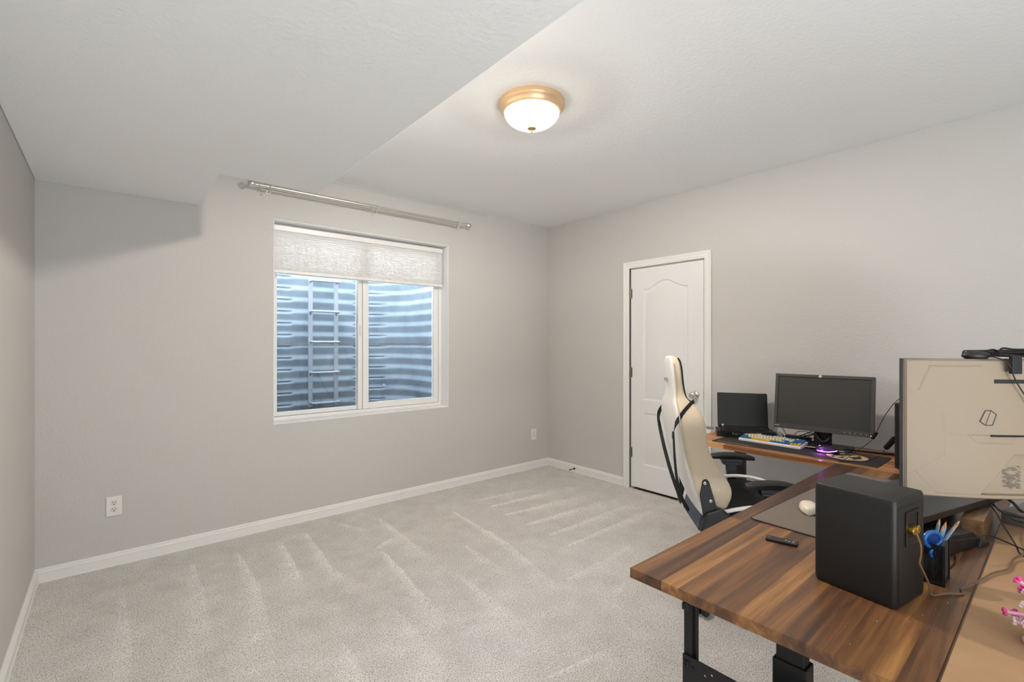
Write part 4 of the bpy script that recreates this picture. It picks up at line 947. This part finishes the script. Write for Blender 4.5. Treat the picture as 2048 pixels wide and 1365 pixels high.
b = MB(); b.prism([(x, z) for x, z in rrect(0, .334, .0, .240, .008, 4)], 1, -.002, .006, M=tl_); b.build('lid', M_dblack, lp_, bevel=.0015)
b = MB(); b.bb(.012, .322, -.0026, -.0018, .018, .229, M=tl_); b.build('screen', mat('laptop_screen', (16, 17, 18), .42), lp_)
b = MB(); b.cyl((.03, .224, .014), (.304, .224, .014), .006, 10); b.build('hinge', M_dblack, lp_, smooth=True)
pg = thing('adapter_plug', 'small grey plug with a cable at the left side of the laptop', 'plug', (3.292, 1.655, ZT+.040), rz_l)
b = MB(); b.bb(-.05, -.002, .0, .03, .0, .018); b.build('plug_body', mat('grey_plug', (140, 136, 140), .4), pg, bevel=.002)
cable([(3.262, 1.695, .758), (3.26, 1.74, .760), (3.275, 1.80, .74), (3.30, 1.84, .66), (3.34, 1.86, .5)], .0022, 'thin dark cable leaving the left side of the laptop')

# second monitor (dark screen)
A_ = Vector((3.302, 1.262)); B_ = Vector((3.348, .738)); dm_ = (B_-A_).normalized(); WM2 = (B_-A_).length; c_m = (A_+B_)/2
m2 = thing('black_monitor', 'black office monitor with dark screen and wide bezel against the right wall', 'monitor', (c_m.x, c_m.y, .812), math.atan2(dm_.y, dm_.x))
# local: x to viewer's right, +y away toward the wall, z up
tz = Matrix.Rotation(-math.radians(8.5), 4, 'X'); H2 = .352; h2 = WM2/2
b = MB(); b.prism([(x, z) for x, z in rrect(-h2, h2, 0, H2, .005, 3)], 1, .006, .032, M=tz); b.build('housing', M_grayp, m2, bevel=.002)
b = MB(); frame_rect(b, -h2, h2, 0, H2, .018, -.002, .010, bot=.030, top=.018)
for i, v in enumerate(b.v): b.v[i] = tuple(tz @ Vector(v))
b.build('bezel', mat('charcoal_bezel', (62, 61, 61), .42, bump=.1, bscale=900), m2, bevel=.0015)
b = MB(); b.bb(-h2+.017, h2-.017, .0035, .007, .029, H2-.017, M=tz); b.build('screen', mat('matte_dark_screen', (44, 45, 43), .5), m2)
b = MB(); b.lathe([(0, 0), (.0085, 0), (.0080, .0012), (0, .0014)], 20, M=tz @ Matrix.Translation((-.012, -.002, H2-.009)) @ Matrix.Rotation(PI/2, 4, 'X')); bd_ = b.build('round_badge', mat('silver_badge', (224, 222, 218), .3), m2)
text('lettering', 'hp', .0095, mat('badge_grey', (120, 120, 120), .4), bd_, tz @ basis((-.012, -.0036, H2-.009), (1, 0, 0), (0, 0, 1), (0, -1, 0)), shear=.25)
b = MB(); b.bb(-h2+.005, -h2+.034, -.0026, -.002, .0155, .0185, M=tz); b.build('model_print', mat('grey_light_print', (200, 198, 194), .5), m2)
for k in range(5):
    x = h2-.140+k*.026
    b = MB(); b.bb(x-.002, x+.002, -.0026, -.002, .013, .0165, M=tz); b.build('button_mark', MATS['grey_light_print'], m2)
b = MB(); b.lathe([(0, 0), (.0035, 0), (0, .0015)], 12, M=tz @ Matrix.Translation((h2-.012, -.0022, .008)) @ Matrix.Rotation(PI/2, 4, 'X')); b.build('power_light', mat('amber_led', (255, 190, 90), .3, emis=(255, 170, 60), es=6), m2)
b = MB(); b.bb(-.050, .045, .055, .085, -.095, .20); b.build('stand_column', M_dblack, m2, bevel=.006)
b = MB(); b.tube([(-.035, .05, .03), (-.03, .03, -.02), (.0, .02, -.06), (.03, .03, -.05), (.045, .05, -.01)], .008, 8); b.build('stand_hinge', M_dblack, m2, smooth=True)
b = MB(); b.prism([(x, y) for x, y in rrect(-.145, .145, -.010, .200, .02, 5)], 2, -.1118, -.100); b.build('stand_base', mat('stand_base_black', (34, 33, 34), .35), m2, bevel=.003)
b = MB(); b.tube([(-.095, -.012, -.100), (-.03, -.022, -.094), (.05, -.020, -.096), (.125, -.008, -.101)], .004, 8, 6, flat=(2.0, .6)); b.build('stand_silver_edge', mat('silver_plastic', (196, 186, 182), .3, .3), m2, smooth='all')

# dark tower by the big monitor
tw = thing('computer_case', 'slim black computer case standing at the far end of the acacia desk, mostly hidden', 'computer', (3.25, .545, ZT), 0)
b = MB(); b.bb(-.11, .17, -.12, .06, .004, .345); b.build('case_body', mat('dark_brown_black_case', (34, 26, 26), .4), tw, bevel=.005)
b = MB(); b.bb(-.113, -.109, -.11, .05, .02, .335); b.build('front_panel', M_dblack, tw, bevel=.001)
for x in (-.09, .15):
    b = MB(); b.bb(x-.01, x+.01, -.11, .05, 0, .006); b.build('foot', M_dblack, tw)

# cables on the acacia desk
G2 = 'black cables behind the screens'
def blk(p, q, r, label):
    t = cable(p, .0017, label, grp=None); b = MB(); b.cyl(q[0], q[1], r, 10); o = b.build('ferrite_bead', M_dblack, t, bevel=.002); return t
blk([(3.11, .575, 1.075), (3.145, .612, 1.035), (3.20, .66, .96), (3.255, .70, .88), (3.265, .715, .842), (3.245, .74, .80), (3.18, .79, .745), (3.10, .822, .709), (3.07, .838, .706)], [(3.262, .707, .862), (3.262, .728, .822)], .010, 'black cable with a small ferrite bead hanging between the two monitors')
blk([(3.12, .58, .93), (3.19, .60, .875), (3.215, .63, .835), (3.235, .665, .775), (3.215, .69, .735), (3.17, .73, .711), (3.12, .78, .708), (3.065, .830, .706)], [(3.205, .615, .850), (3.236, .660, .785)], .014, 'black cable with a large ferrite bead running over the printed mat')
cable([(3.40, .90, .716), (3.43, .82, .712), (3.47, .74, .708), (3.50, .70, .706), (3.55, .62, .706)], .006, 'thick black cable lying behind the monitor stand toward the wall', grp=G2)
rnd = random.Random(21)
lab_ = ['lowest', 'highest', 'longest', 'tightest', 'leftmost', 'rightmost', 'middle']
for k in range(7):
    y0_ = 1.16+rnd.uniform(-.03, .05); pts_ = []
    a_ = rnd.uniform(.03, .09)
    pts_ = [(3.46+rnd.uniform(-.02, .05), y0_+.14, ZT+.03+rnd.uniform(0, .03)), (3.45, y0_+.08, ZT+.008+k*.004), (3.43+rnd.uniform(-.02, .03), y0_, ZT+.008+k*.003), (3.44, y0_-.09, ZT+.010+rnd.uniform(0, .02)), (3.47, y0_-.14, ZT+a_*.8), (3.52, y0_-.10, ZT+a_+.02), (3.56, y0_-.03+rnd.uniform(-.05, .05), ZT+.06), (3.58, y0_+.05, ZT+.006)]
    cable(pts_, .0022, '%s loop in the tangle of black cables between laptop and black monitor' % lab_[k], grp='tangled black cables on the acacia desk')
cable([(3.50, 1.30, ZT+.11), (3.49, 1.27, ZT+.07), (3.50, 1.25, ZT+.03), (3.53, 1.22, ZT+.006)], .002, 'thin black cable hanging down beside the right edge of the laptop', grp='tangled black cables on the acacia desk')
b = MB(); b.bb(-.075, .075, -.022, .022, 0, .03); pb = b.build('power_brick', M_black, bevel=.004, loc=(3.555, 1.20, ZT)); pb.rotation_euler = (0, 0, PI/2); tag(pb, 'black power brick behind the stand of the black monitor', 'power adapter')

# ------------------------------------------------ gaming chair
CH = thing('gaming_chair', 'white gaming chair with black straps and armrests, seen from behind', 'chair', (2.60, 1.12, 0), math.atan2(-.743, .669))
# local +x = facing direction, +y = chair's left (away from camera)
M_wl = mat('white_leatherette', (246, 244, 240), .45, bump=.12, bscale=350)
M_bl = mat('cream_side_leatherette', (220, 202, 176), .5, bump=.15, bscale=350)
M_sb = mat('black_seat_fabric', (24, 24, 26), .85, bump=.3, bscale=600)
# rows: z, back x, front x (side bolster), half width, centre pad x
rowsC = [(.44, -.268, -.200, .185, -.215), (.49, -.283, -.190, .200, -.200), (.53, -.298, -.180, .228, -.19), (.60, -.328, -.154, .255, -.20), (.65, -.346, -.156, .262, -.21), (.70, -.362, -.183, .258, -.235), (.76, -.378, -.228, .248, -.26), (.83, -.394, -.262, .244, -.285),
         (.88, -.403, -.272, .250, -.30), (.95, -.416, -.274, .256, -.315), (1.00, -.419, -.290, .242, -.325), (1.035, -.419, -.308, .205, -.33), (1.06, -.416, -.324, .165, -.333), (1.075, -.413, -.342, .142, -.338), (1.12, -.412, -.352, .132, -.345), (1.17, -.415, -.358, .128, -.352), (1.22, -.419, -.361, .122, -.355), (1.26, -.421, -.366, .108, -.362), (1.28, -.420, -.374, .092, -.372), (1.290, -.416, -.386, .070, -.384)]
def secC(z, bx, fx, hw, cx_):
    e1 = min(.012, (fx-bx)*.25)
    L = [(bx, 0), (bx, hw*.5), (bx+.002, hw*.86), (bx+.010, hw-.004), (bx+e1+.014, hw), (fx-e1-.006, hw+.002), (fx-.004, hw-.006), (fx, hw-.018), (fx-.008, hw*.74), (max(cx_, bx+.02), hw*.55), (max(cx_, bx+.02), 0)]
    P = [(x, y, z) for x, y in L]+[(x, -y, z) for x, y in L[1:-1][::-1]]
    return P
b = MB(); b.loft([secC(*r_) for r_ in rowsC]); bkm = b.build('backrest', M_wl, CH, sub=1, smooth='all')
me = bkm.data; me.materials.append(M_bl); me.materials.append(M_sb)
nsec = len(secC(*rowsC[0]))
for poly in me.polygons:
    vi = sorted(v % nsec for v in poly.vertices)
    ks = set(v % nsec for v in poly.vertices)
    if len(poly.vertices) == 4:
        if ks <= {4, 5, 6, 7} or ks <= {13, 14, 15, 16, 17}: poly.material_index = 1
        if ks & {9, 10, 11}: poly.material_index = 2
# seam piping along the near/far rear edge
for sg in (-1, 1):
    b = MB(); b.tube([(r_[1]+.014, sg*(r_[3]+.0015), r_[0]) for r_ in rowsC[:-2]], .0028, 6, 3); b.build('piping', mat('pinkish_piping', (214, 198, 186), .5), CH, smooth='all')
    b = MB(); b.tube([(r_[2]-.006, sg*(r_[3]-.002), r_[0]) for r_ in rowsC[12:-1]], .0042, 6, 3); b.build('dark_edge', M_sb, CH, smooth='all')
# logo on upper back
text('lettering', 'VTX', .030, mat('logo_black', (36, 34, 32), .5), CH, basis((-.4245, .010, 1.158), (0, -1, 0), (.02, 0, 1), (-1, 0, 0)), sx=1.9, shear=.3)
# straps
M_st = mat('black_webbing', (30, 30, 30), .7, bump=.3, bscale=900)
def strap(pts, wdir, w_=.016):
    P = [Vector(p) for p in pts]; Q = []
    for i in range(len(P)-1):
        p0 = P[max(i-1, 0)]; p1 = P[i]; p2 = P[i+1]; p3 = P[min(i+2, len(P)-1)]
        for k in range(6):
            t = k/6; Q.append(.5*((2*p1)+(p2-p0)*t+(2*p0-5*p1+4*p2-p3)*t*t+(3*p1-p0-3*p2+p3)*t**3))
    Q.append(P[-1]); b = MB(); secs = []
    for i, q in enumerate(Q):
        t = (Q[min(i+1, len(Q)-1)]-Q[max(i-1, 0)]).normalized(); wv = Vector(wdir[0]).lerp(Vector(wdir[1]), i/(len(Q)-1)); wv = (wv-t*wv.dot(t)).normalized(); n_ = t.cross(wv)*.0012
        secs.append([q-wv*w_/2-n_, q+wv*w_/2-n_, q+wv*w_/2+n_, q-wv*w_/2+n_])
    b.loft(secs); return b.build('strap', M_st, CH, smooth=True)
for sg in (-1, 1):
    strap([(-.315, sg*.155, 1.062), (-.345, sg*.196, 1.048), (-.385, sg*(.232 if sg < 0 else .222), 1.012), (-.418, sg*(.245 if sg < 0 else .225), .965), (-.428, sg*.228, .92), (-.424, sg*.205, .87), (-.408, sg*.150, .76), (-.384, sg*.085, .64), (-.350, sg*.045, .53), (-.312, sg*.03, .46)], ((-.3, 0, 1), (.75, .65 if sg < 0 else -.2, 0)), .020)
    b = MB(); b.box((0, 0, 0), (.006, .028, .034), M=Matrix.Translation((-.430, sg*.214, .895)) @ Matrix.Rotation(sg*-.35, 4, 'X')); b.build('buckle', M_dblack, CH, bevel=.002)
# side bracket plates with bolts
for sg in (-1, 1):
    y = sg*.262
    P = [(-.300, .686), (-.291, .694), (-.279, .694), (-.270, .684), (-.225, .530), (-.190, .470), (-.300, .455), (-.300, .53), (-.312, .62)]
    b = MB(); b.prism(P, 1, y-.004, y+.004); o = b.build('side_bracket', M_black, CH, bevel=.002)
    for (x, z) in ((-.289, .676), (-.262, .590)):
        b = MB(); b.lathe([(0, 0), (.0085, 0), (.0085, .003), (.004, .005), (.0, .0035)], 14, M=Matrix.Translation((x, y+sg*.004, z)) @ Matrix.Rotation(-sg*PI/2, 4, 'X')); b.build('bolt', M_steel, o, smooth=True)
    b = MB(); b.prism([(-.285, .535), (-.215, .560), (-.165, .520), (-.150, .440), (-.235, .375), (-.300, .40), (-.315, .46)], 1, y-.012, y+.030 if sg > 0 else y+.012)
    if sg < 0: b = MB(); b.prism([(-.285, .535), (-.215, .560), (-.165, .520), (-.150, .440), (-.235, .375), (-.300, .40), (-.315, .46)], 1, y-.030, y+.012)
    b.build('hinge_cover', M_black, CH, bevel=.010, seg=3)
# seat
def seatsec(x, hw, zb, zs, zc):
    L = [(0, zb), (hw*.7, zb), (hw-.01, zb+.015), (hw, (zb+zs)/2), (hw-.004, zs-.008), (hw-.025, zs), (hw-.075, zs-.012), (hw-.105, zc), (0, zc)]
    return [(x, y, z) for y, z in L]+[(x, -y, z) for y, z in L[1:-1][::-1]]
b = MB(); b.loft([seatsec(-.275, .20, .43, .50, .47), seatsec(-.22, .235, .42, .535, .485), seatsec(-.08, .262, .41, .565, .490), seatsec(.06, .268, .41, .570, .492), seatsec(.17, .262, .415, .550, .495), seatsec(.235, .24, .43, .515, .490), seatsec(.262, .20, .45, .485, .475)])
b.build('seat', M_sb, CH, sub=1, smooth='all')
for sg in (-1, 1):
    b = MB(); b.tube([(-.26, sg*.225, .500), (-.16, sg*.258, .548), (-.04, sg*.268, .572), (.07, sg*.270, .574), (.17, sg*.262, .556), (.235, sg*.238, .520), (.262, sg*.19, .49)], .011, 8, 5, flat=(1, .9)); b.build('seat_piping', M_wl, CH, smooth='all')
    b = MB(); b.tube([(-.272, sg*.215, .455), (-.1, sg*.268, .470), (.08, sg*.275, .470), (.2, sg*.255, .462), (.262, sg*.20, .455)], .006, 6, 5); b.build('seat_piping', M_wl, CH, smooth='all')
# rear seat flap with navy and white bands (far rear corner)
M_nv = mat('slate_navy_fabric', (66, 72, 88), .7)
b = MB(); b.loft([[(-.300, y, .415), (-.285, y, .40), (-.262, y, .47), (-.282, y, .49)] for y in (-.17, -.05, .05, .17)]); b.build('rear_panel', M_nv, CH, bevel=.004)
for y in (.178, .205):
    b = MB(); b.loft([[(-.302, yy, .418), (-.285, yy, .40), (-.258, yy, .49), (-.282, yy, .505)] for yy in (y-.008, y+.008)]); b.build('rear_band', M_wl, CH, bevel=.003)
# armrests
for sg in (-1, 1):
    toe = .03
    yb_, yf_ = sg*.305, sg*(.305-toe if sg < 0 else .305)
    b = MB(); n_ = 12; secs = []
    for k in range(n_+1):
        t = k/n_; x = -.118+.252*t; yy = yb_+(yf_-yb_)*t; hw = .040*(1-.45*abs(2*t-1)**4)-.002; zt = .702-.016*abs(2*t-.9)**2.2; zb = zt-.030+.010*(abs(2*t-1)**3)
        secs.append([(x, yy-hw, zb+.006), (x, yy-hw+.006, zb), (x, yy+hw-.006, zb), (x, yy+hw, zb+.006), (x, yy+hw, zt-.008), (x, yy+hw-.010, zt), (x, yy-hw+.010, zt), (x, yy-hw, zt-.008)])
    b.loft(secs); b.build('armrest_pad', M_black, CH, smooth=True, ang=50)
    ym = (yb_+yf_)/2
    b = MB(); b.bb(-.050, .065, ym-.028, ym+.028, .650, .672); b.bb(-.045, .060, ym-.024, ym+.024, .636, .650); b.build('armrest_slider', M_dblack, CH, bevel=.003)
    b = MB(); yv = ym+sg*.004; b.loft([[(-.024, yv-.016, .64), (.040, yv-.016, .64), (.040, yv+.016, .64), (-.024, yv+.016, .64)], [(-.012, yv-.015, .50), (.028, yv-.015, .50), (.028, yv+.015, .50), (-.012, yv+.015, .50)], [(-.030, yv-.018, .40), (.040, yv-.018, .40), (.040, yv+.012, .40), (-.030, yv+.012, .40)]]); b.build('armrest_post', M_black, CH, bevel=.004)
    b = MB(); b.bb(-.03, .04, min(0, yv), max(0, yv), .385, .403); b.build('armrest_bracket', M_blacksteel, CH)
b = MB(); b.bb(-.16, .12, -.11, .11, .345, .41); b.build('tilt_mechanism', M_blacksteel, CH, bevel=.006)
b = MB(); b.cyl((-.03, 0, .09), (-.03, 0, .35), .026, 16); b.cyl((-.03, 0, .20), (-.03, 0, .35), .019, 16); b.build('gas_lift', M_dblack, CH, smooth=True)
b = MB(); b.lathe([(0, .06), (.05, .06), (.052, .12), (.03, .135), (0, .135)], 20, c=(-.03, 0, 0)); base_hub = b.build('base_hub', M_black, CH, smooth=True)
# one arm points to the caster that shows under the desk edge
cpx, cpy = 2.205, 1.185; d_ = Vector((cpx-2.60, cpy-1.12)); lx = d_.x*.669+d_.y*-.743; ly = d_.x*.743+d_.y*.669; a0 = math.atan2(ly, lx+.03)
for k in range(5):
    a = a0+k*2*PI/5; dx, dy = math.cos(a), math.sin(a); R0 = .345
    b = MB(); nx, ny = -dy, dx; secs = []
    for r_, hw, z0_, z1_ in ((.035, .028, .075, .120), (.20, .022, .068, .100), (R0+.012, .016, .062, .080)):
        secs.append([(-.03+dx*r_+nx*hw, dy*r_+ny*hw, z0_), (-.03+dx*r_-nx*hw, dy*r_-ny*hw, z0_), (-.03+dx*r_-nx*hw*.7, dy*r_-ny*hw*.7, z1_), (-.03+dx*r_+nx*hw*.7, dy*r_+ny*hw*.7, z1_)])
    b.loft(secs); o = b.build('base_arm', M_black, CH, bevel=.004)
    cxk, cyk = -.03+dx*R0, dy*R0
    b = MB()
    for s_ in (-1, 1):
        b.lathe([(0, -.009), (.026, -.009), (.030, -.005), (.030, .005), (.026, .009), (0, .009)], 20, M=Matrix.Translation((cxk+s_*.016*nx, cyk+s_*.016*ny, .042)) @ Matrix.Rotation(a, 4, 'Z') @ Matrix.Rotation(PI/2, 4, 'X'))
    b.cyl((cxk, cyk, .04), (cxk, cyk, .075), .007, 8); b.build('caster', M_dblack, o, smooth=True)

# ------------------------------------------------ pink blossom ornament on the fibreboard
PK = [mat('magenta_plastic', (222, 70, 150), .4), mat('pale_pink_plastic', (232, 160, 200), .4), mat('cream_white_plastic', (232, 214, 208), .4)]
bt = thing('blossom_ornament', 'pink and white branching blossom ornament at the right edge on the fibreboard', 'ornament', (1.515, .068, ZT+.003))
b = MB(); b.lathe([(0, 0), (.038, 0), (.040, .006), (.030, .016), (.012, .02), (0, .02)], 20, c=(0.02, -.035, 0)); b.build('base', PK[2], bt, smooth=True)
rnd = random.Random(4)
b = MB(); b.tube([(.02, -.035, .01), (.022, -.035, .06), (.015, -.03, .12)], .006, 8); b.build('stem', PK[2], bt, smooth=True)
for k in range(34):
    a = rnd.uniform(0, 2*PI); el = rnd.uniform(-.25, 1.2); L = rnd.uniform(.035, .062); o0 = Vector((.018, -.032, rnd.uniform(.03, .115)))
    dr = Vector((math.cos(a)*math.cos(el), math.sin(a)*math.cos(el), math.sin(el))); e_ = o0+dr*L
    b = MB(); b.cyl(tuple(o0), tuple(e_), .0032, 6, r2=.0042); tw_ = b.build('twig', PK[1 if k % 3 else 2], bt, smooth=True)
    b = MB()
    for q in range(5):
        aa = q*2*PI/5; s1 = dr.cross(Vector((0, 0, 1))).normalized(); s2 = dr.cross(s1)
        cc = e_+(s1*math.cos(aa)+s2*math.sin(aa))*.0055+dr*.003; b.lathe([(0, -.0038), (.0035, -.002), (.004, 0), (.003, .003), (0, .004)], 8, c=tuple(cc))
    b.build('blossom', PK[0 if k % 2 else 2], tw_, smooth='all')

# dust specks are part of the walnut desk top
b = MB(); rnd = random.Random(8)
for x, y in ((1.33, .245), (1.385, .30), (1.44, .25), (1.50, .235), (1.47, .21), (1.56, .22), (1.62, .205), (1.30, .34), (1.235, .315)):
    r_ = rnd.uniform(.0006, .0013); b.lathe([(0, 0), (r_, .0001), (r_*.6, r_), (0, r_*1.2)], 6, c=(x, y, ZT))
o = b.build('crumbs', mat('white_crumb', (220, 214, 204), .8), WD)
print('objects', len(bpy.data.objects))
